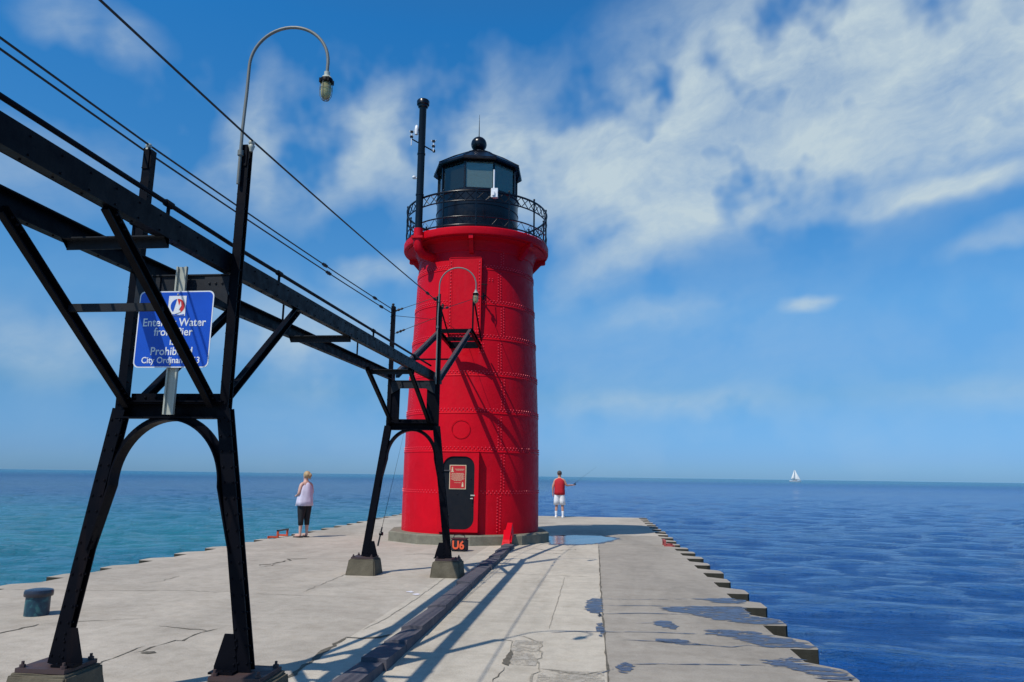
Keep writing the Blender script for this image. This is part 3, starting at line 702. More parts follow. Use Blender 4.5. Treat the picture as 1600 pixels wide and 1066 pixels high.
wire([(-3.40, YB2, 4.30), (-3.30, 15.9, 5.0), (-3.15, 17.95, 4.98)], .005, 'thin wire dropping from far left post towards the tower wall')
wire([(-2.57, YB2+.05, 4.42), (-2.72, 17.88, 6.05)], .006, 'insulated wire rising from the far right post to the bracket on the tower', [(-2.58, YB2+.5, 4.52)])

# ------------------------------------------------------------------ gooseneck lamps
def make_lamp(X, Y, zb, label):
    t = thing('gooseneck_lamp', (X, Y, zb), label, 'lamp', 'gooseneck lamps on the right posts')
    p = MB(); r = .318; zc = 4.72 + (zb-4.0); zc = zb + .72
    path = [(X, Y, zb-.25), (X, Y, zb+.2), (X+.01, Y, zb+.5)] + [(X+.012 + r - r*cos(pi*i/24), Y, zc + r*sin(pi*i/24)) for i in range(25)] + [(X+.012+2*r-.002, Y, zc-.09)]
    p.tube(path, .0125, 10); p.cyl((X, Y, zb-.02), (X, Y, zb+.02), .022, n=10); p.build('arm', M_LAMPPIPE, t, smooth=50)
    hx = X+.012+2*r-.002; zt = zc-.09
    h = MB(); h.lathe((hx, Y), [(.001, zt+.012), (.022, zt+.01), (.022, zt-.02), (.034, zt-.03), (.042, zt-.048), (.001, zt-.048)], 16); h.build('lamp_holder', M_GALV, t, smooth=40)
    k = MB(); k.lathe((hx, Y), [(.001, zt-.047), (.046, zt-.047), (.050, zt-.058), (.050, zt-.078), (.044, zt-.083), (.001, zt-.083)], 16)
    for i in range(4): k.box((hx+.05*cos(i*pi/2+.6)-.006, Y+.05*sin(i*pi/2+.6)-.006, zt-.085), (hx+.05*cos(i*pi/2+.6)+.006, Y+.05*sin(i*pi/2+.6)+.006, zt-.05))
    k.build('collar', M_BLACK, t, smooth=40)
    gl = MB(); gl.lathe((hx, Y), [(.036, zt-.082), (.0395, zt-.10), (.041, zt-.14), (.039, zt-.175), (.032, zt-.198), (.018, zt-.212), (.0005, zt-.216)], 20); gl.build('globe', M_LAMPGLASS, t, smooth=180)
    cg = MB()
    for i in range(6):
        a = i*pi/3+.3; cg.tube([(hx+q*cos(a), Y+q*sin(a), z) for q, z in ((.046, zt-.08), (.047, zt-.15), (.043, zt-.19), (.028, zt-.218), (.006, zt-.226))], .0022, 5)
    for z, q in ((zt-.13, .047), (zt-.218, .026)): cg.tube([(hx+q*cos(2*pi*i/16), Y+q*sin(2*pi*i/16), z) for i in range(16)], .0022, 5, closed=True)
    cg.build('cage', M_LAMPPIPE, t, smooth=60)
    return t
L1 = make_lamp(-2.665, YB1-.058, 4.0, 'gooseneck lamp with caged glass globe on the near trestle against the sky')
L2 = copy_tree(L1); L2.location = (-2.62, YB2-.07, 4.0+.08)
tag(L2, 'gooseneck lamp with caged glass globe on the far trestle, in front of the tower')
x = MB(); x.cyl((-2.62, YB2-.07, 3.1), (-2.62, YB2-.07, 3.84), .0125, n=8); x.build('conduit', M_LAMPPIPE, T2)

# ------------------------------------------------------------------ blue sign
def rrect(x0, x1, z0, z1, r, Y, n=6):
    P = []
    for cx, cz, a in ((x1-r, z1-r, 0), (x0+r, z1-r, 90), (x0+r, z0+r, 180), (x1-r, z0+r, 270)):
        for i in range(n+1): t_ = radians(a+90*i/n); P.append((cx+r*cos(t_), Y, cz+r*sin(t_)))
    return P
def text_mesh(body, size, cx, y, cz, parent, mat, name='lettering', off=.0, align='CENTER', sx=1.0, rz=0, ext=.0008):
    cu = bpy.data.curves.new('lettering', 'FONT'); cu.body = body; cu.size = size; cu.align_x = align; cu.align_y = 'CENTER'; cu.offset = off; cu.extrude = ext; cu.resolution_u = 3
    to = bpy.data.objects.new('tmp', cu); COL.objects.link(to)
    bpy.context.view_layer.update(); dg = bpy.context.evaluated_depsgraph_get()
    me = bpy.data.meshes.new_from_object(to.evaluated_get(dg)); bpy.data.objects.remove(to); bpy.data.curves.remove(cu)
    off_ = parent_world(parent); R = Matrix.Rotation(rz, 4, 'Z')
    for v in me.vertices:
        q = R @ Vector((v.co.x*sx, -v.co.z, v.co.y)); v.co = q + Vector((cx, y, cz)) - off_
    me.materials.clear(); me.materials.append(mat); me.name = name
    o = bpy.data.objects.new(name, me); COL.objects.link(o); o.parent = parent; return o
sg_ = thing('sign', (-3.095, 4.98, 2.05), 'blue warning sign with white lettering on galvanised post between trestle posts', 'sign')
x = MB(); x.beam((-3.095, 5.005, 2.02), (-3.095, 5.005, 3.115), [(-.04, .012), (-.04, -.012), (-.028, -.012), (-.028, .004), (.028, .004), (.028, -.012), (.04, -.012), (.04, .012)], (1, 0, 0))
x.build('post', M_GALV, sg_)
YS = 4.975; x = MB(); x.prism(rrect(-3.385, -2.81, 2.355, 2.922, .04, YS), (0, 1, 0), .004); pn = x.build('panel', M_SIGNWHITE, sg_)
x = MB(); x.prism(rrect(-3.376, -2.819, 2.364, 2.913, .034, YS-.0015), (0, 1, 0), .001); x.build('face', M_SIGNBLUE, pn)
for txt, z, s_ in (('Entering Water', 2.685, .083), ('from Pier', 2.615, .083), ('is', 2.545, .080), ('Prohibited', 2.472, .083), ('City Ordinance 63', 2.407, .064)):
    text_mesh(txt, s_, -3.098, YS-.003, z, pn, M_SIGNWHITE, off=.0010, sx=.93)
x = MB(); x.box((-3.155, YS-.004, 2.735), (-3.02, YS-.002, 2.885)); x.build('emblem_card', M_SIGNWHITE, pn)
for bx_, bz_ in ((-3.088, 2.896), (-3.1, 2.378)): x = MB(); x.dome((bx_, YS-.003, bz_), (0, -1, 0), .008); x.build('bolt', M_GALV, pn)
cx, cz, rd = -3.082, 2.808, .054; x = MB()
def arcpts(a0, a1, n, r=rd, y=YS-.0055): return [(cx+r*cos(radians(a0+(a1-a0)*i/n)), y, cz+r*sin(radians(a0+(a1-a0)*i/n))) for i in range(n+1)]
x.prism(arcpts(100, 235, 14), (0, 1, 0), .001, 0); x.prism(arcpts(-60, 96, 18), (0, 1, 0), .001, 1)
x.prism([(cx-.066, YS-.0075, cz-.058), (cx-.02, YS-.0075, cz-.040), (cx+.012, YS-.0075, cz-.004), (cx+.022, YS-.0075, cz+.038), (cx+.030, YS-.0075, cz+.002), (cx+.012, YS-.0075, cz-.030), (cx+.03, YS-.0075, cz-.044), (cx-.02, YS-.0075, cz-.062)], (0, 1, 0), .001, 2)
x.prism([(cx-.05, YS-.006, cz-.070), (cx+.055, YS-.006, cz-.070), (cx+.055, YS-.006, cz-.060), (cx+.02, YS-.006, cz-.066), (cx-.02, YS-.006, cz-.059), (cx-.05, YS-.006, cz-.064)], (0, 1, 0), .001, 0)
x.build('emblem', [M_SIGNBLUE, M_SIGNRED, M_SIGNWHITE], pn)
sg_.location += Vector((.072, 0, -.020))

# ------------------------------------------------------------------ lighthouse
TX, TY = -3.2, 19.6
lh = thing('lighthouse', (TX, TY, 0), 'red riveted cylindrical lighthouse with black lantern room on the pier', 'lighthouse')
prof = [(.2, 1.775), (2.19, 1.768), (3.13, 1.748), (4.06, 1.712), (4.99, 1.668), (5.89, 1.626), (6.82, 1.588), (7.5, 1.56)]
def TR(z):
    for (a, ra), (b_, rb) in zip(prof, prof[1:]):
        if z <= b_: return ra+(rb-ra)*(z-a)/(b_-a)
    return prof[-1][1]
w = MB(); P = []; P.append((TR(.2), .17))
for i, zb in enumerate((2.19, 3.13, 4.06, 4.99, 5.89, 6.82)):
    r = TR(zb)
    P += [(r+.004, zb-.040), (r+.014, zb-.034), (r+.016, zb-.012), (r+.010, zb), (r-.004, zb+.005)]
P.append((TR(7.5), 7.5)); w.lathe((TX, TY), P, 128)
# rivets: rings and vertical seams
def pt(a, z, dr=0): r = TR(z)+dr; return (TX + r*sin(a), TY - r*cos(a), z)
def riv(a, z, r=.0125): w.dome(pt(a, z, .002), (sin(a), -cos(a), 0), r*1.3, r*1.15, 1)
for zb in (1.15, 2.19, 3.13, 4.06, 4.99, 5.89, 6.82):
    n = 116
    for row, dz in ((0, .035), (1, .085)):
        for i in range(n): riv(2*pi*(i+.5*row)/n, zb+dz)
seams = [(.55, 0), (-1.02, 1), (2.2, 0), (-2.3, 1), (3.1, 0)]
for a0, k in seams:
    for ci, (za, zb) in enumerate(((.25, 1.15), (1.25, 2.12), (2.3, 3.07), (3.24, 4.0), (4.17, 4.92), (5.1, 5.83), (6.0, 6.76), (6.93, 7.3))):
        a = a0 + (.03 if ci % 2 else -.02)
        nz = int((zb-za)/.072)
        for i in range(nz):
            riv(a, za+.03+i*.072, .0115); riv(a+.045, za+.066+i*.072, .0115)
for i in range(4):
    for j in range(3): riv(.24+.03*j, 4.62+.075*i, .011)
for dz in (0, .05): riv(.38, 6.5+dz); riv(.43, 6.5+dz)
w.build('tower_wall', [M_RED, M_RIVET], lh, smooth=50)
# plinth
w = MB(); w.lathe((TX-.03, TY), [(2.12, -.15), (2.12, .19), (2.09, .215), (.5, .216)], 10, a0=-pi/2+.18)
w.add([(TX-2.0, TY-.5, -.1), (TX-1.9, TY+.5, -.1), (TX-1.95, TY, -.12)], [(0, 1, 2)])
w.build('plinth', M_PLINTH, lh)
# gallery deck with cove and brackets
w = MB(); w.lathe((TX, TY), [(1.555, 7.28), (1.59, 7.30), (1.60, 7.40), (1.68, 7.53), (1.80, 7.565), (1.90, 7.57), (1.90, 7.60), (1.99, 7.605), (2.0, 7.63), (2.0, 7.78), (1.985, 7.80), (1.0, 7.812)], 128)
w.build('gallery_deck', M_RED, lh, smooth=35)
for i in range(7):
    a = radians(-37.5-9.1 + 51.43*i); d = Vector((sin(a), -cos(a), 0)); c = Vector((TX, TY, 0))
    b = MB(); side = Vector((cos(a), sin(a), 0))*.055
    pts = [(1.965, 7.60), (1.965, 7.49), (1.86, 7.47), (1.80, 7.40), (1.62, 7.20), (1.57, 7.20), (1.57, 7.50), (1.72, 7.60)]
    b.prism([c + d*r + Vector((0, 0, z)) - side for r, z in pts], side, .11); b.build('bracket', M_RED, lh)
# parapet drum, lantern
N9 = 9; A0 = radians(-49+20)       # facets between mullions at -49,-9,31,71 deg
w = MB(); w.lathe((TX, TY), [(1.20, 7.81), (1.20, 7.87), (1.145, 7.885), (1.14, 8.10), (1.155, 8.105), (1.155, 8.12), (1.14, 8.125), (1.14, 8.72), (1.155, 8.725), (1.155, 8.745), (1.14, 8.75), (1.14, 9.10), (1.17, 9.12), (1.17, 9.16), (1.0, 9.17)], 96)
w.build('parapet_drum', M_BLACK2, lh, smooth=35)
mull = [radians(-89+40*i) for i in range(9)]
lan = MB(); R9 = 1.13
for a in mull:
    d = Vector((sin(a), -cos(a), 0)); c = Vector((TX, TY, 0))+d*R9
    lan.beam(c+Vector((0, 0, 9.16)), c+Vector((0, 0, 10.0)), Rprof(.05, .045), d)
for i in range(9):
    a, b_ = mull[i], mull[(i+1) % 9]
    for z, h in ((9.18, .05), (9.97, .06)):
        p0 = Vector((TX+R9*sin(a), TY-R9*cos(a), z)); p1 = Vector((TX+R9*sin(b_), TY-R9*cos(b_), z)); lan.beam(p0, p1, Rprof(h, .04), (0, 0, 1))
lan.build('lantern_frame', M_BLACK2, lh)
for i in range(9):
    a, b_ = mull[i], mull[(i+1) % 9]; R8 = R9-.012
    p = MB(); q = [(TX+R8*sin(t_), TY-R8*cos(t_)) for t_ in (a, b_)]
    p.prism([(q[0][0], q[0][1], 9.2), (q[1][0], q[1][1], 9.2), (q[1][0], q[1][1], 9.95), (q[0][0], q[0][1], 9.95)], (-sin((a+b_)/2), cos((a+b_)/2), 0), .008)
    p.build('window_pane', M_GLASS_D if i < 2 else M_GLASS, lh)
# inside: blackout panels on the left-front and rear, lens pedestal
p = MB(); M_CURT = simple('pale_blind', (.30, .38, .34), .8, 0, .1, 4, 0)
for i in (0, 1, 6, 7, 8):
    a, b_ = mull[i], mull[(i+1) % 9]; R7 = R9-.10
    if i == 1: b_ = a + (b_-a)*.62
    q = [(TX+R7*sin(t_), TY-R7*cos(t_)) for t_ in (a, b_)]
    p.prism([(q[0][0], q[0][1], 9.17), (q[1][0], q[1][1], 9.17), (q[1][0], q[1][1], 9.98), (q[0][0], q[0][1], 9.98)], (-sin((a+b_)/2), cos((a+b_)/2), 0), .01, 1 if i in (6, 7) else 0)
p.lathe((TX, TY), [(.001, 9.18), (1.06, 9.18), (1.06, 9.16), (.001, 9.16)], 32)
p.lathe((TX, TY), [(1.07, 9.93), (.6, 10.28), (.001, 10.42)], 32, 1)
p.build('blackout_panel', [M_DOOR, M_CURT], lh)
p = MB(); p.lathe((TX, TY), [(.22, 9.18), (.20, 9.35), (.12, 9.37), (.12, 9.5), (.2, 9.55), (.23, 9.7), (.2, 9.86), (.06, 9.9), (.001, 9.9)], 24); p.build('beacon', M_LAMPPIPE, lh, smooth=40)
# roof
w = MB(); a9 = mull[0]-pi/2
w.lathe((TX, TY), [(1.10, 10.0), (1.27, 9.965), (1.29, 9.99), (1.27, 10.06), (.80, 10.36), (.36, 10.60), (.17, 10.68), (.16, 10.72)], 9, a0=mull[0]-pi/2)
for a in mull:
    d = Vector((sin(a), -cos(a), 0)); c = Vector((TX, TY, 0)); w.tube([c+d*1.27+Vector((0, 0, 10.065)), c+d*.80+Vector((0, 0, 10.37)), c+d*.36+Vector((0, 0, 10.61)), c+d*.16+Vector((0, 0, 10.69))], .016, 6)
rf = w.build('roof', M_BLACK2, lh)
w = MB(); w.lathe((TX, TY), [(.17, 10.66), (.165, 10.70), (.12, 10.72), (.12, 10.75)] + [(.225*sin(t_), 10.93-.225*cos(t_)) for t_ in [radians(35+i*12) for i in range(12)]] + [(.01, 11.155)], 32); w.build('vent_ball', M_BLACK2, rf, smooth=50)
w = MB(); w.cyl((TX, TY, 11.14), (TX, TY, 11.85), .014, .004, 8); w.build('lightning_rod', M_BLACK, rf)
# gallery railing
w = MB(); RR = 1.95
def ring(r, z, tr): w.tube([(TX+r*sin(2*pi*i/96), TY-r*cos(2*pi*i/96), z) for i in range(96)], tr, 6, closed=True)
for z, t_ in ((8.76, .026), (8.50, .018), (8.08, .018), (7.86, .020)): ring(RR, z, t_)
K = 48
for i in range(K):
    a0_, a1_ = 2*pi*i/K, 2*pi*(i+1)/K
    for za, zb in ((8.50, 8.76), (8.76, 8.50)):
        w.tube([(TX+RR*sin(a0_), TY-RR*cos(a0_), za), (TX+RR*sin(a1_), TY-RR*cos(a1_), zb)], .012, 5)
K = 14
for i in range(K):
    a = 2*pi*(i+.32)/K; w.tube([(TX+RR*sin(a), TY-RR*cos(a), 7.80), (TX+RR*sin(a), TY-RR*cos(a), 8.82)], .022, 8)
    w.ball((TX+RR*sin(a), TY-RR*cos(a), 8.83), .03, 8, 6)
K = 36
for i in range(K):
    a0_, a1_ = 2*pi*i/K, 2*pi*(i+1)/K
    w.tube([(TX+RR*sin(a0_), TY-RR*cos(a0_), 7.86), (TX+RR*sin((a0_+a1_)/2), TY-RR*cos((a0_+a1_)/2), 8.08), (TX+RR*sin(a1_), TY-RR*cos(a1_), 7.86)], .008, 5)
w.build('gallery_railing', M_BLACK2, lh, smooth=60)
# chimney pipe beside the gallery
PX, PY = -4.46, 17.93
w = MB(); w.lathe((PX, PY), [(.095, 7.78), (.095, 11.22), (.10, 11.23), (.13, 11.25), (.135, 11.30), (.165, 11.32), (.17, 11.42), (.15, 11.45), (.001, 11.46)], 24); 
for z in (8.76, 9.9): w.lathe((PX, PY), [(.095, z), (.108, z+.005), (.108, z+.045), (.095, z+.05)], 24)
w.build('chimney_pipe', M_BLACK2, lh, smooth=40)
w = MB(); d = Vector((TX-PX, TY-PY, 0)).normalized(); w.tube([(PX, PY, 7.86), (PX, PY, 7.5), Vector((PX, PY, 7.34))+d*.03, Vector((PX, PY, 7.22))+d*.14, Vector((PX, PY, 7.20))+d*.6], .118, 20)
w.box((PX-.15, PY-.15, 7.58), (PX+.15, PY+.15, 7.64)); w.build('pipe_elbow', M_RED, lh, smooth=50)
# antennas on the pipe
w = MB(); w.tube([(PX-.28, PY-.02, 10.36), (PX+.34, PY-.02, 9.98)], .018, 6)
w.box((PX+.31, PY-.05, 9.96), (PX+.37, PY+.01, 10.02))
w.build('antenna_bracket', M_BLACK, lh)
for dx, z0, z1 in ((-.27, 10.16, 10.55), (.33, 9.97, 10.26)):
    w = MB(); w.cyl((PX+dx, PY-.04, z0), (PX+dx, PY-.04, z1), .014, n=8)
    for z, l in ((z1, .07), (z1-.14, .05)):
        w.tube([(PX+dx-l, PY-.04, z+.03), (PX+dx-l*.6, PY-.04, z), (PX+dx+l*.6, PY-.04, z), (PX+dx+l, PY-.04, z+.03)], .010, 5)
        w.box((PX+dx-.035, PY-.07, z-.03), (PX+dx+.035, PY-.01, z+.02), 1)
    w.build('antenna', [M_WHITE, M_BLACK], lh)
w = MB(); w.ball((PX-.17, PY, 9.28), .055, 12, 8, .8); w.cyl((PX-.17, PY, 9.25), (PX-.08, PY, 9.25), .02, n=6); w.build('beacon_sensor', M_WHITE, lh, smooth=60)
w = MB(); w.lathe((PX-.14, PY-.05), [(.001, 10.5), (.045, 10.46), (.055, 10.60), (.04, 10.70), (.001, 10.74)], 10); w.build('dish_antenna', M_WHITE, lh, smooth=60)
# white sensor with slim mast on the railing
a = radians(22); sx_, sy_ = TX+RR*sin(a), TY-RR*cos(a)
w = MB(); w.box((sx_-.085, sy_-.06, 8.60), (sx_+.085, sy_+.06, 8.84)); w.box((sx_-.05, sy_-.10, 8.64), (sx_+.01, sy_-.061, 8.74)); w.cyl((sx_-.02, sy_, 8.84), (sx_-.02, sy_, 9.36), .022, n=8)
solo(w.build('sensor_box', M_WHITE), 'small white box with slim white mast fixed to the gallery railing', 'sensor')
# doorway
DY = 17.71
w = MB()
def hole_frame(x0, x1, z0, z1, Yf, depth, fw, arch):
    # surround: side cheeks, head, sill and a face plate with a rounded opening
    out = [(x0-fw, Yf, z0-fw*.6), (x1+fw, Yf, z0-fw*.6), (x1+fw, Yf, z1+fw), (x0-fw, Yf, z1+fw)]
    w.box((x0-fw, Yf+.001, z0-fw*.6), (x0-fw+.03, Yf+depth, z1+fw)); w.box((x1+fw-.03, Yf+.001, z0-fw*.6), (x1+fw, Yf+depth, z1+fw))
    w.box((x0-fw+.03, Yf+.001, z1+fw-.03), (x1+fw-.03, Yf+depth, z1+fw)); w.box((x0-fw+.03, Yf+.001, z0-fw*.6), (x1+fw-.03, Yf+depth, z0-fw*.6+.03))
    inn = rrect(x0, x1, z0, z1, arch, Yf, 8); k = len(inn); cxm, czm = (x0+x1)/2, (z0+z1)/2
    o2 = []
    for (px, _, pz) in inn:
        dx, dz = px-cxm, pz-czm; s1 = ((x1-x0)/2+fw)/max(1e-6, abs(dx)); s2 = ((z1-z0)/2+fw)/max(1e-6, abs(dz)); s_ = min(s1, s2); o2.append((cxm+dx*s_, Yf, max(z0-fw*.6, czm+dz*s_)))
    w.add(inn+o2+[(p[0], Yf+.06, p[2]) for p in inn], [(i, (i+1) % k, (i+1) % k+k, i+k) for i in range(k)] + [(i, i+2*k, (i+1) % k+2*k, (i+1) % k) for i in range(k)])
hole_frame(-3.585, -2.815, .34, 2.05, DY, .32, .10, .25)
w.box((-3.68, DY-.012, 2.155), (-2.72, DY+.2, 2.17))
w.build('door_frame', M_RED, lh)
w = MB(); w.prism(rrect(-3.582, -2.818, .343, 2.047, .247, DY+.03), (0, 1, 0), .03)
for xx, zz in ((-2.90, 1.52), (-3.22, 1.16), (-3.50, .62), (-2.86, .9)): w.dome((xx, DY+.03, zz), (0, -1, 0), .018)
dr = w.build('door', M_DOOR, lh)
w = MB(); w.box((-2.90, DY-.005, 1.12), (-2.80, DY+.029, 1.15)); w.cyl((-2.86, DY-.03, 1.06), (-2.86, DY+.03, 1.06), .02, n=8); w.cyl((-2.90, DY-.03, 1.06), (-2.84, DY-.03, 1.06), .012, n=8); w.build('handle', M_GALV, dr)
for hz in (1.70, .66): w = MB(); w.box((-3.60, DY-.004, hz), (-3.42, DY+.029, hz+.025)); w.build('hinge', M_STRING, dr)
w = MB(); w.box((-3.425, DY+.018, 1.275), (-3.02, DY+.029, 1.845)); nt_ = w.build('notice', M_CREAM, dr)
w = MB(); w.box((-3.408, DY+.015, 1.292), (-3.037, DY+.017, 1.828)); w.build('notice_face', M_NOTICE, dr)
w = MB(); rn = random.Random(11)
def nl(x0, x1, z, h=.010): w.box((x0, DY+.0125, z-h/2), (x1, DY+.0145, z+h/2))
for x0, x1, z in ((-3.29, -3.06, 1.745), (-3.26, -3.08, 1.722)):
    xx = x0
    while xx < x1: l = rn.uniform(.015, .04); nl(xx, min(x1, xx+l), z); xx += l+.008
for i in range(8):
    z = 1.645-.024*i; h = .165-(.0 if i % 2 else .02) - (.07 if i == 7 else 0); xx = -3.222-h
    while xx < -3.222+h: l = rn.uniform(.012, .045); nl(xx, min(-3.222+h, xx+l), z); xx += l+.007
xx = -3.30
while xx < -3.15: l = rn.uniform(.015, .03); nl(xx, xx+l, 1.425, .008); xx += l+.007
# little tower pictograms
for px, pz, s_ in ((-3.355, 1.70, 1.0), (-3.10, 1.33, 1.1)):
    w.prism([(px-.022*s_, DY+.0125, pz), (px+.022*s_, DY+.0125, pz), (px+.014*s_, DY+.0125, pz+.07*s_), (px-.014*s_, DY+.0125, pz+.07*s_)], (0, 1, 0), .002)
    w.prism([(px-.02*s_, DY+.0125, pz+.075*s_), (px+.02*s_, DY+.0125, pz+.075*s_), (px, DY+.0125, pz+.105*s_)], (0, 1, 0), .002)
nl(-3.39, -3.32, 1.685, .018)
w.build('notice_print', M_CREAM, dr)
# upper blind doorway panel
UY = 17.90
w = MB(); w.box((-3.62, UY, 5.08), (-2.78, UY+.25, 7.05)); w.box((-3.60, UY-.012, 7.051), (-2.80, UY+.2, 7.066))
for i in range(22):
    z = 5.14+i*.086
    for xx in (-3.565, -2.835): w.dome((xx, UY, z), (0, -1, 0), .018, .018, 1)
for i in range(8): w.dome((-3.50+i*.086, UY, 5.14), (0, -1, 0), .018, .018, 1)
w.box((-3.52, UY-.006, 5.20), (-3.514, UY-.0005, 7.0)); w.box((-2.886, UY-.006, 5.20), (-2.88, UY-.0005, 7.0))
w.build('upper_door_panel', [M_RED, M_RIVET], lh)
# porthole cover and small fittings
w = MB(); cy = TY-1.762; n = 28; rp = .225
w.tube([(TX+.0+rp*cos(2*pi*i/n), TY-sqrt(1.775**2-(rp*cos(2*pi*i/n))**2)-.004, 2.72+rp*sin(2*pi*i/n)) for i in range(n)], .0065, 6, closed=True); w.build('porthole_rim', M_RED, lh, smooth=60)
# platform at the upper door
w = MB(); zp = 4.76
w.beam((-3.42, 15.9, zp), (-3.50, 18.0, zp), Cprof(.06, .11, .01), (1, 0, 0)); w.beam((-2.67, 15.9, zp), (-2.78, 18.0, zp), Cprof(.06, .11, .01), (1, 0, 0))
for y in (15.92, 16.9): w.beam((-3.43, y, zp), (-2.68, y, zp), Rprof(.05, .09), (0, 1, 0))
w.beam((-3.49, 17.6, zp-.02), (-2.78, 17.6, zp-.02), Rprof(.05, .16), (0, 1, 0))
w.build('platform_frame', M_BLACK, lh)
w = MB()
for xo, xi in ((-3.47, -3.50), (-2.65, -2.72)):
    w.tube([(xo, 15.95, zp), (xo, 15.95, zp+.80)], .020, 8); w.tube([(xo, 15.95, zp+.80), (xi, 17.72, zp+.1)], .020, 8)
w.build('platform_rail', M_BLACK, lh, smooth=60)
w = MB(); w.beam((-2.80, 17.95, 6.03), (-2.66, 17.78, 6.03), Rprof(.03, .03), (0, 0, 1)); w.tube([(-2.70, 17.80, 5.93), (-2.70, 17.80, 6.10)], [.03, .018], 8); w.tube([(-2.78, 17.9, 6.35), (-2.62, 17.86, 6.33)], .012, 6)
w.tube([(-2.66, 17.82, 6.33), (-2.64, 17.8, 6.0), (-2.62, 17.85, 5.75)], .008, 6)
w.build('wire_bracket', M_BLACK, lh)

# ------------------------------------------------------------------ cable trough along the pier
tr = thing('cable_trough', (-1.83, 10, 0), 'dark metal cable trough of overlapping cover plates running along the pier to the tower', 'cable trough')
ysg = [3.4, 4.6, 5.6, 6.4, 7.1, 7.75, 9.0, 11.0, 13.2, 14.5, 15.6, 16.6, 17.35]
rn = random.Random(4)
for i, (y0, y1) in enumerate(zip(ysg, ysg[1:])):
    c = MB(); ov = .06; j = rn.uniform(-.012, .012); dz = .006*(i % 2); xc = -1.83 + j - .012*max(0, y0-9)*(1 if y0 > 9 else 0)*.9; xc2 = -1.83 + j - .012*max(0, y1-9)*.9
    tw = rn.uniform(-.012, .012)
    def sec(y, xx, s, h=0): return [(xx-.105*s, y, .0), (xx-.100*s, y, .064+dz+tw+h), (xx-.02, y, .074+dz+h), (xx+.105*s, y, .066+dz-tw+h), (xx+.110*s, y, .0)]
    A_ = sec(y0-ov, xc, 1.04, .026); B_ = sec(y1, xc2, .98 + .0); vs = A_+B_
    c.add(vs, [(k, k+1, k+6, k+5) for k in range(4)] + [(4, 3, 2, 1, 0), (5, 6, 7, 8, 9)])
    
    c.build('cover_plate', M_TROUGH, tr)
c = MB(); c.beam((-1.97, 17.40, .06), (-2.02, 17.95, .30), Rprof(.20, .10), (1, 0, 0))
c.add([(-2.10, 17.30, -.01), (-1.90, 17.30, -.01), (-1.92, 17.42, .16), (-2.08, 17.42, .16), (-2.12, 17.98, .20), (-1.88, 17.98, .20), (-1.93, 18.10, .50), (-2.05, 18.10, .50)],
      [(0, 1, 2, 3), (3, 2, 6, 7), (0, 3, 7, 4), (1, 5, 6, 2), (4, 7, 6, 5), (0, 4, 5, 1)])
c.build('red_end_box', M_RED, tr)

# ------------------------------------------------------------------ bollard
bl = thing('bollard', (-6.20, 8.06, 0), 'short teal mooring bollard with dark weathered cap near the left edge of the pier', 'bollard')
def bollard_mat():
    mt, nt, b = new_mat('teal_flaking_paint'); f = nn(nt, pos(nt), 9, 7, .6, .5)
    nt.links.new(ramp(nt, f, [(.35, (.004, .022, .045)), (.50, (.006, .045, .070)), (.60, (.03, .13, .14)), (.68, (.06, .04, .035))]), b.inputs['Base Color']); b.inputs['Roughness'].default_value = .45; return mt
w = MB(); w.lathe((-6.20, 8.06), [(.124, -.01), (.124, .1), (.122, .215), (.10, .215)], 28); w.build('drum', bollard_mat(), bl, smooth=40)
w = MB(); w.lathe((-6.20, 8.06), [(.11, .205), (.142, .206), (.146, .212), (.146, .252), (.138, .272), (.10, .280), (.001, .281)], 28); w.build('cap', paint('weathered_cap', (.022, .024, .036), .28, (.10, .09, .09), .6, .1), bl, smooth=40)

# ------------------------------------------------------------------ ladders over the edge
def ladder(x0, x1, ya, yb, mats, label, h=.15):
    t = thing('ladder', (x0, (ya+yb)/2, 0), label, 'ladder'); g = (gz(x0, ya))
    for y in (ya, yb):
        w = MB(); w.box((min(x0, x0+.045), y-.022, g-.01), (max(x0, x0+.045), y+.022, g+h)); w.box((min(x0, x1), y-.02, g-.005), (max(x0, x1), y+.02, g+.035))
        w.box((x1-.02, y-.02, -.9), (x1+.02, y+.02, g+.03)); w.build('stile', mats[0], t)
    w = MB(); w.box((x0-.004, ya-.02, g+h+.001), (x0+.05, yb+.02, g+h+.04)); w.build('grab_bar', mats[1], t)
    w = MB()
    for z in (-.05, -.35, -.65): w.cyl((x1, ya, z), (x1, yb, z), .014, n=6)
    w.build('rung', mats[0], t)
ladder(-8.06, -8.28, 18.75, 19.35, (M_ORANGE, M_BLACK2), 'orange ladder with dark grab bar at the left pier edge beside the woman')
ladder(1.70, 1.93, 18.86, 19.27, (M_REDPIPE, M_REDPIPE), 'faded red ladder rails hooked over the right pier edge', .10)

# ------------------------------------------------------------------ tackle bag
bg_ = thing('tackle_bag', (-2.86, 16.2, 0), 'black soft cooler bag with big orange characters beside the trestle footing', 'bag')
w = MB(); rz = radians(-6)
w.box((-3.03, 16.09, .0), (-2.70, 16.33, .25), 0, rz); bo = w.build('body', simple('black_fabric', (.012, .012, .018), .8), bg_)
bm = bmesh.new(); bm.from_mesh(bo.data); bmesh.ops.bevel(bm, geom=bm.edges[:], offset=.022, segments=3, affect='EDGES'); bm.to_mesh(bo.data); bm.free()
w = MB(); w.box((-3.025, 16.095, .252), (-2.705, 16.325, .272), 0, rz, (-2.865, 16.21, 0)); w.build('lid', simple('dark_red_fabric', (.06, .01, .015), .7), bg_)
w = MB(); w.tube([(-3.0, 16.15, .24), (-2.98, 16.17, .33), (-2.88, 16.18, .345), (-2.76, 16.17, .33), (-2.73, 16.16, .24)], .010, 6); w.build('handle', M_CABLE, bg_, smooth=60)
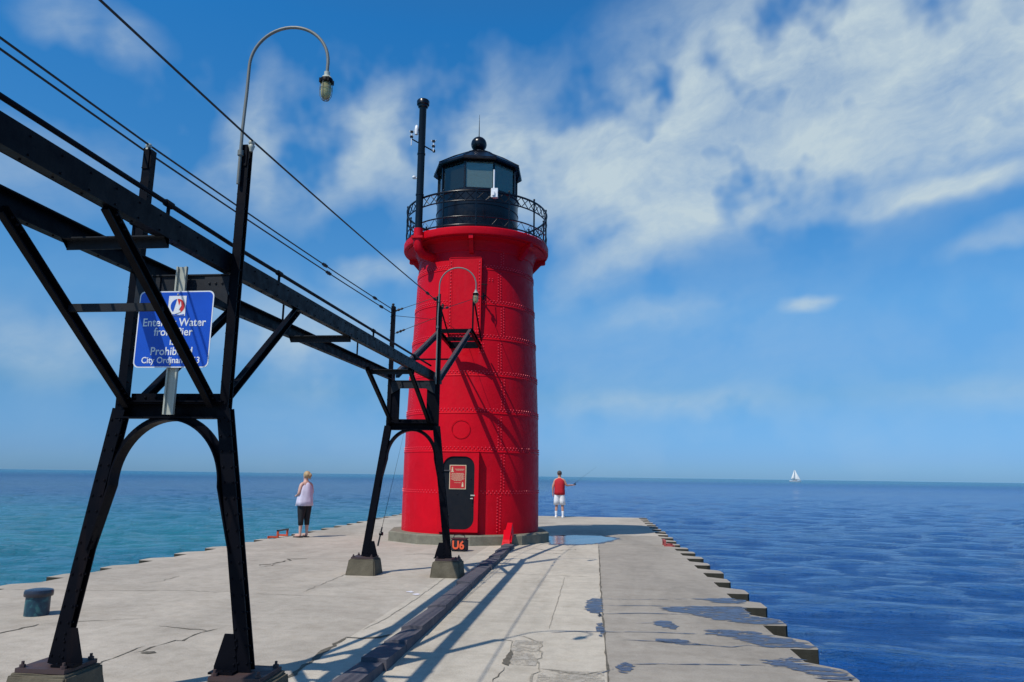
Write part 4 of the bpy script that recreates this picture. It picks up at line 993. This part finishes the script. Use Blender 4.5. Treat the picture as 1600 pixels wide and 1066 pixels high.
text_mesh('U6', .235, -2.875, 16.075, .128, bg_, simple('orange_print', (.75, .10, .03), .6, 0, .05, 6, 0), off=.008, sx=.95, rz=rz, ext=.002)

# ------------------------------------------------------------------ rods
def rod(p0, p1, label, line=None):
    t = thing('fishing_rod', p0, label, 'fishing rod'); a = Vector(p0); b_ = Vector(p1); d = b_-a
    w = MB(); w.cyl(a, a+d*.16, .015, .013, 8); w.build('handle', M_CABLE, t)
    w = MB(); w.tube([a+d*.16, a+d*.5+Vector((0, 0, .01)), a+d*.8+Vector((0, 0, .0)), b_], [.004, .003, .002, .001], 6); w.build('blank', M_BLACK, t)
    w = MB(); c = a+d*.13+Vector((0, 0, -.05)); w.cyl(c-Vector((.03, 0, 0)), c+Vector((.03, 0, 0)), .03, n=12); w.cyl(c, a+d*.13, .007, n=6); w.build('reel', M_BLACK2, t, smooth=40)
rod((-3.60, 12.5, .42), (-3.18, 12.34, 2.33), 'fishing rod leaning upright against the far trestle')

# ------------------------------------------------------------------ people
def skin_obj(name, V_, E_, parent, mat, sub=2, root=0):
    me = bpy.data.meshes.new(name); me.from_pydata([v[0] for v in V_], E_, []); o = bpy.data.objects.new(name, me); COL.objects.link(o)
    md = o.modifiers.new('s', 'SKIN'); sk = me.skin_vertices[0].data
    for i, v in enumerate(V_):
        r = v[1]; sk[i].radius = r if isinstance(r, (tuple, list)) else (r, r); sk[i].use_root = (i == root)
    md.use_smooth_shade = True; s2 = o.modifiers.new('u', 'SUBSURF'); s2.levels = sub; s2.render_levels = sub
    bpy.context.view_layer.update(); dg = bpy.context.evaluated_depsgraph_get()
    m2 = bpy.data.meshes.new_from_object(o.evaluated_get(dg)); bpy.data.objects.remove(o); bpy.data.meshes.remove(me)
    m2.materials.clear(); m2.materials.append(mat); m2.name = name; m2.shade_smooth()
    n = bpy.data.objects.new(name, m2); COL.objects.link(n)
    if parent: n.parent = parent
    return n
def ell(c, r, n=16, k=12): 
    b = MB(); b.lathe((0, 0), [(max(1e-4, sin(pi*i/k)), -cos(pi*i/k)) for i in range(k+1)], n)
    b.v = [(c[0]+x*r[0], c[1]+y*r[1], c[2]+z*r[2]) for x, y, z in b.v]; return b
M_SKIN = simple('skin', (.52, .27, .19), .55, 0, .06, 12, 0)
M_SKINF = simple('skin_fair', (.56, .33, .26), .55, 0, .06, 12, 0)
def person(loc, rz, label, H, arms, female, mats, legs_spread):
    """body faces local +Y; H total height; arms: per side (elbow, wrist, fingertip direction)"""
    k = H/1.70; t = thing('person', loc, label, 'person'); t.rotation_euler = (0, 0, rz)
    V_ = []; E_ = []
    def v(p, r): V_.append(((p[0]*k, p[1]*k, p[2]*k), tuple(q*k for q in r) if isinstance(r, tuple) else r*k)); return len(V_)-1
    def e(a, b_): E_.append((a, b_))
    w_ = 1.06 if female else 1.1
    pel = v((0, 0, .90), (.150*w_, .115)); ab = v((0, .0, 1.06), (.130*w_, .105)); ch = v((0, -.005, 1.24), (.155*w_, .110)); nb = v((0, -.01, 1.38), (.085, .075)); nk = v((0, .0, 1.44), (.052, .052)); hd0 = v((0, .012, 1.52), (.060, .068)); hd1 = v((0, .005, 1.60), (.076, .090)); hd2 = v((0, -.002, 1.66), (.055, .065))
    for a, b_ in ((pel, ab), (ab, ch), (ch, nb), (nb, nk), (nk, hd0), (hd0, hd1), (hd1, hd2)): e(a, b_)
    for s, (el_, wr, hd_) in zip((-1, 1), arms):
        sh = v((s*.165, -.01, 1.36), .056); el = v(el_, .042); wv_ = v(wr, .027); e(nb, sh) ; e(sh, el); e(el, wv_)
        wr = Vector(wr); hd_ = Vector(hd_).normalized(); side = hd_.cross(Vector((0, 0, 1))); side = side.normalized() if side.length > .2 else Vector((0, 1, 0))
        pm = wr + hd_*.07; pi_ = v(pm, (.034, .022)); e(wv_, pi_); curl = (Vector((0, 0, -1)) if abs(hd_.z) < .8 else Vector((0, 1, 0)))
        for j in range(4):
            ln = (.034, .040, .037, .030)[j]; o_ = side*((j-1.5)*.017); f1 = v(pm+hd_*.028+o_, .0085); f2 = v(pm+hd_*(.028+ln)+o_+curl*.012, .0078); f3 = v(pm+hd_*(.020+ln*1.5)+o_+curl*.036, .0065); e(pi_, f1); e(f1, f2); e(f2, f3)
        th = v(wr+hd_*.045+side*-.036+curl*.008, .010); th2 = v(wr+hd_*.085+side*-.046+curl*.022, .0085); e(pi_, th); e(th, th2)
    for s in (-1, 1):
        hp = v((s*.085, 0, .84), .088); kn = v((s*(.09+legs_spread*.5), .012, .47), .056); cf = v((s*(.092+legs_spread*.7), -.012, .33), .056); an = v((s*(.095+legs_spread), -.01, .085), .034); hl = v((s*(.095+legs_spread), -.03, .035), .032); ft = v((s*(.11+legs_spread), .10, .03), (.040, .026)); te = v((s*(.115+legs_spread), .17, .022), (.036, .018))
        for a, b_ in ((pel, hp), (hp, kn), (kn, cf), (cf, an), (an, hl), (hl, ft), (ft, te)): e(a, b_)
    body = skin_obj('body', V_, E_, t, mats['skin'], 2, 0)
    # face: nose, ears, eyes, mouth
    b = ell((0, .095*k, 1.575*k), (.012*k, .020*k, .022*k), 8, 6)
    b.build('nose', mats['skin']).parent = t
    for s in (-1, 1):
        ell((s*.080*k, .0, 1.575*k), (.012*k, .022*k, .032*k), 8, 6).build('ear', mats['skin']).parent = t
        ell((s*.030*k, .082*k, 1.60*k), (.011*k, .008*k, .007*k), 8, 6).build('eye', M_CABLE).parent = t
    ell((0, .080*k, 1.532*k), (.024*k, .008*k, .006*k), 8, 6).build('mouth', M_REDPIPE).parent = t
    return t, k
def shell(name, secs, t, mat, n=28, fold=.010, seed=0, cap=True):
    """cloth as stacked elliptical sections: (cx,cy,z,rx,ry)"""
    b = MB(); vs = []; rd_ = random.Random(seed); ph = [rd_.uniform(0, 6.28) for _ in range(4)]; K = len(secs)
    for i, (cx_, cy_, z, rx, ry) in enumerate(secs):
        am = fold*(K-1-i)/(K-1)
        for j in range(n):
            a = 2*pi*j/n; q = 1 + am/rx*(sin(5*a+ph[0]+z*3)+.6*sin(9*a+ph[1]-z*5)); vs.append((cx_+rx*q*cos(a), cy_+ry*q*sin(a), z))
    b.add(vs, [(i*n+j, i*n+(j+1) % n, (i+1)*n+(j+1) % n, (i+1)*n+j) for i in range(K-1) for j in range(n)])
    o = b.build(name, mat, None, smooth=180, fix=False); o.parent = t
    md = o.modifiers.new('th', 'SOLIDIFY'); md.thickness = .004; return o

# woman on the left edge
fab_lav = simple('lavender_cotton', (.62, .58, .70), .8, 0, .10, 10, .2); fab_blk = simple('black_leggings', (.006, .007, .010), .75, 0, .1, 10, .1)
armsF = (((-.235, -.02, 1.12), (-.14, .17, 1.06), (.6, .8, .0)), ((.235, -.01, 1.12), (.13, .18, 1.05), (-.6, .8, .0)))
WX, WY = -7.47, 19.0
t, k = person((WX, WY, gz(WX, WY)+.02), radians(62), 'blonde woman in lavender sleeveless top and black capri leggings at the left pier edge', 1.66, armsF, True, {'skin': M_SKINF}, .015)
S_ = lambda *a: tuple(q*k for q in a)
shell('tank_top', [S_(0, .005, .80, .250, .205), S_(0, .005, .92, .235, .190), S_(0, .0, 1.05, .212, .172), S_(0, -.002, 1.2, .200, .155), S_(0, -.005, 1.30, .175, .130), S_(0, -.008, 1.37, .125, .095), S_(0, -.005, 1.41, .075, .070)], t, fab_lav, fold=.016, seed=2)
for s in (-1, 1):
    shell('capri_leg', [S_(s*.105, -.01, .30, .062, .062), S_(s*.103, -.005, .42, .070, .072), S_(s*.096, 0, .62, .098, .100), S_(s*.088, 0, .80, .118, .125), S_(s*.06, 0, .93, .11, .125)], t, fab_blk, fold=.003, seed=3+s)
    b = MB(); b.box((s*.11*k-.048, -.075, -.018), (s*.11*k+.048, .205*k, .004)); b.tube([(s*.11*k-.04, .06, .0), (s*.11*k, .08, .055), (s*.11*k+.04, .06, .0)], .009, 6); b.build('sandal', M_CABLE).parent = t
hm = simple('blonde_hair', (.42, .29, .15), .6, 0, .3, 60, .3)
b = ell((0, -.022*k, 1.612*k), (.092*k, .105*k, .098*k), 20, 14); q = ell((.03*k, -.115*k, 1.60*k), (.045*k, .038*k, .052*k), 14, 10); b.add(q.v, q.f); q = ell((.045*k, -.09*k, 1.545*k), (.026*k, .025*k, .05*k), 12, 8); b.add(q.v, q.f)
rh = random.Random(8); b.v = [(x+rh.gauss(0, .003), y+rh.gauss(0, .003), z+rh.gauss(0, .003)) for x, y, z in b.v]
b.build('hair', hm, None, smooth=120).parent = t

# man at the far end
fab_red = simple('red_cotton', (.46, .004, .014), .8, 0, .10, 10, .2); fab_wht = simple('white_cotton', (.75, .75, .76), .8, 0, .06, 10, .2)
armsM = (((-.25, -.03, 1.10), (-.255, .04, .86), (0, .1, -1)), ((.27, .03, 1.15), (.43, .20, 1.17), (.85, .5, .05)))
MX, MY = -1.40, 31.4
t, k = person((MX, MY, gz(MX, MY)+.03), radians(-4), 'man in red sleeveless shirt and white shorts fishing at the far end of the pier', 1.86, armsM, False, {'skin': M_SKIN}, .035)
shell('sleeveless_shirt', [S_(0, .005, .80, .205, .155), S_(0, .005, .92, .200, .150), S_(0, .0, 1.05, .195, .145), S_(0, -.002, 1.2, .205, .140), S_(0, -.005, 1.31, .205, .125), S_(0, -.008, 1.38, .165, .095), S_(0, -.005, 1.43, .075, .068)], t, fab_red, fold=.010, seed=12)
for s in (-1, 1):
    shell('shorts_leg', [S_(s*.115, 0, .43, .105, .105), S_(s*.108, 0, .60, .105, .110), S_(s*.092, 0, .78, .108, .118), S_(s*.06, 0, .90, .12, .125)], t, fab_wht, fold=.008, seed=13+s)
    b = MB(); c_ = s*.128*k; b.lathe((c_, -.012*k), [(.040*k, .06*k), (.043*k, .12*k), (.046*k, .17*k), (.052*k, .20*k), (.047*k, .205*k)], 14); b.build('sock', fab_wht, None, smooth=60).parent = t
    b = MB(); vs = []; 
    for z_, f_ in ((-.03, 1.12), (.0, 1.18), (.03, 1.0), (.055, .72)):
        for j in range(16):
            a = 2*pi*j/16; vs.append((c_+.048*k*f_*cos(a), .05*k+(.13*k*f_)*sin(a) - (.02 if z_ > .04 else 0), z_))
    b.add(vs, [(i*16+j, i*16+(j+1) % 16, (i+1)*16+(j+1) % 16, (i+1)*16+j) for i in range(3) for j in range(16)] + [tuple(range(15, -1, -1)), tuple(range(48, 64))])
    b.build('shoe', fab_wht, None, smooth=60).parent = t
b = ell((0, -.014*k, 1.625*k), (.088*k, .100*k, .085*k), 20, 14); rh = random.Random(9); b.v = [(x+rh.gauss(0, .002), y+rh.gauss(0, .002), z+rh.gauss(0, .002)) for x, y, z in b.v]
b.build('hair', simple('grey_brown_hair', (.075, .05, .04), .7, 0, .3, 60, .3), None, smooth=120).parent = t
rod((MX+.46*k, MY+.24*k, 1.13*k), (MX+1.55, MY+.9, 2.05), 'fishing rod held by the man in the red shirt')
b = MB(); b.lathe((MX+.30, MY+.05), [(.03, .28), (.045, .30), (.028, .5), (.02, .62), (.001, .64)], 10); b.build('x', fab_wht) if False else None

# ------------------------------------------------------------------ sailboat
bx, by = 178.0, 690.0
sb = thing('sailboat', (bx, by, WZ), 'small white sailboat with two raised sails far out on the lake', 'sailboat')
w = MB(); Lh, Wh = 5.3, 1.6; n = 16; vs = []
for z, f_, wd in ((-.35, .80, .25), (.15, .90, .8), (.55, .96, .98), (1.15, 1.0, 1.0)):
    for i in range(n+1):
        u = -1+2*i/n; ww = Wh*wd*max(.03, (1-max(0, u)**2.2)*(1-.35*max(0, -u)**3)); vs.append((bx+u*Lh*f_, by-ww, WZ+z+(.12*u*u if z > 1 else 0)))
    for i in range(n, -1, -1):
        u = -1+2*i/n; ww = Wh*wd*max(.03, (1-max(0, u)**2.2)*(1-.35*max(0, -u)**3)); vs.append((bx+u*Lh*f_, by+ww, WZ+z+(.12*u*u if z > 1 else 0)))
m_ = 2*(n+1); w.add(vs, [(i*m_+j, i*m_+(j+1) % m_, (i+1)*m_+(j+1) % m_, (i+1)*m_+j) for i in range(3) for j in range(m_)] + [tuple(range(3*m_, 4*m_)), tuple(range(m_-1, -1, -1))]); w.build('hull', M_WHITE, sb)
w = MB(); w.box((bx-2.2, by-.8, WZ+1.2), (bx+1.4, by+.8, WZ+1.65)); w.build('cabin', M_CABLE, sb)
w = MB(); w.cyl((bx-.1, by, WZ+1.1), (bx-.1, by, WZ+10.9), .09, .05, 8); w.cyl((bx-.1, by, WZ+2.1), (bx-3.6, by-.4, WZ+2.1), .08, n=6); w.build('mast', M_LAMPPIPE, sb)
M_SAIL = simple('sailcloth', (.82, .82, .78), .7, 0, .03, 1, 0)
def sail(name, A, B, C, belly):
    b = MB(); n = 8; vs = []; idx = {}
    A, B, C = Vector(A), Vector(B), Vector(C)
    for i in range(n+1):
        for j in range(n+1-i):
            u, v_ = i/n, j/n; p = A*(1-u-v_)+B*u+C*v_; bb = 27*u*v_*(1-u-v_)+ .6*(u*v_+v_*(1-u-v_)+u*(1-u-v_)); idx[i, j] = len(vs); vs.append(p+Vector((0, -belly*bb, 0)))
    fs = []
    for i in range(n):
        for j in range(n-i):
            fs.append((idx[i, j], idx[i+1, j], idx[i, j+1]))
            if j < n-i-1: fs.append((idx[i+1, j], idx[i+1, j+1], idx[i, j+1]))
    b.add(vs, fs); o = b.build(name, M_SAIL, sb, smooth=180, fix=False); md = o.modifiers.new('t', 'SOLIDIFY'); md.thickness = .03
sail('mainsail', (bx-.25, by, WZ+2.3), (bx-.25, by, WZ+10.8), (bx-3.7, by-.4, WZ+2.3), .35)
sail('headsail', (bx+.15, by-.2, WZ+1.9), (bx+.1, by, WZ+10.4), (bx+4.8, by, WZ+1.5), .35)
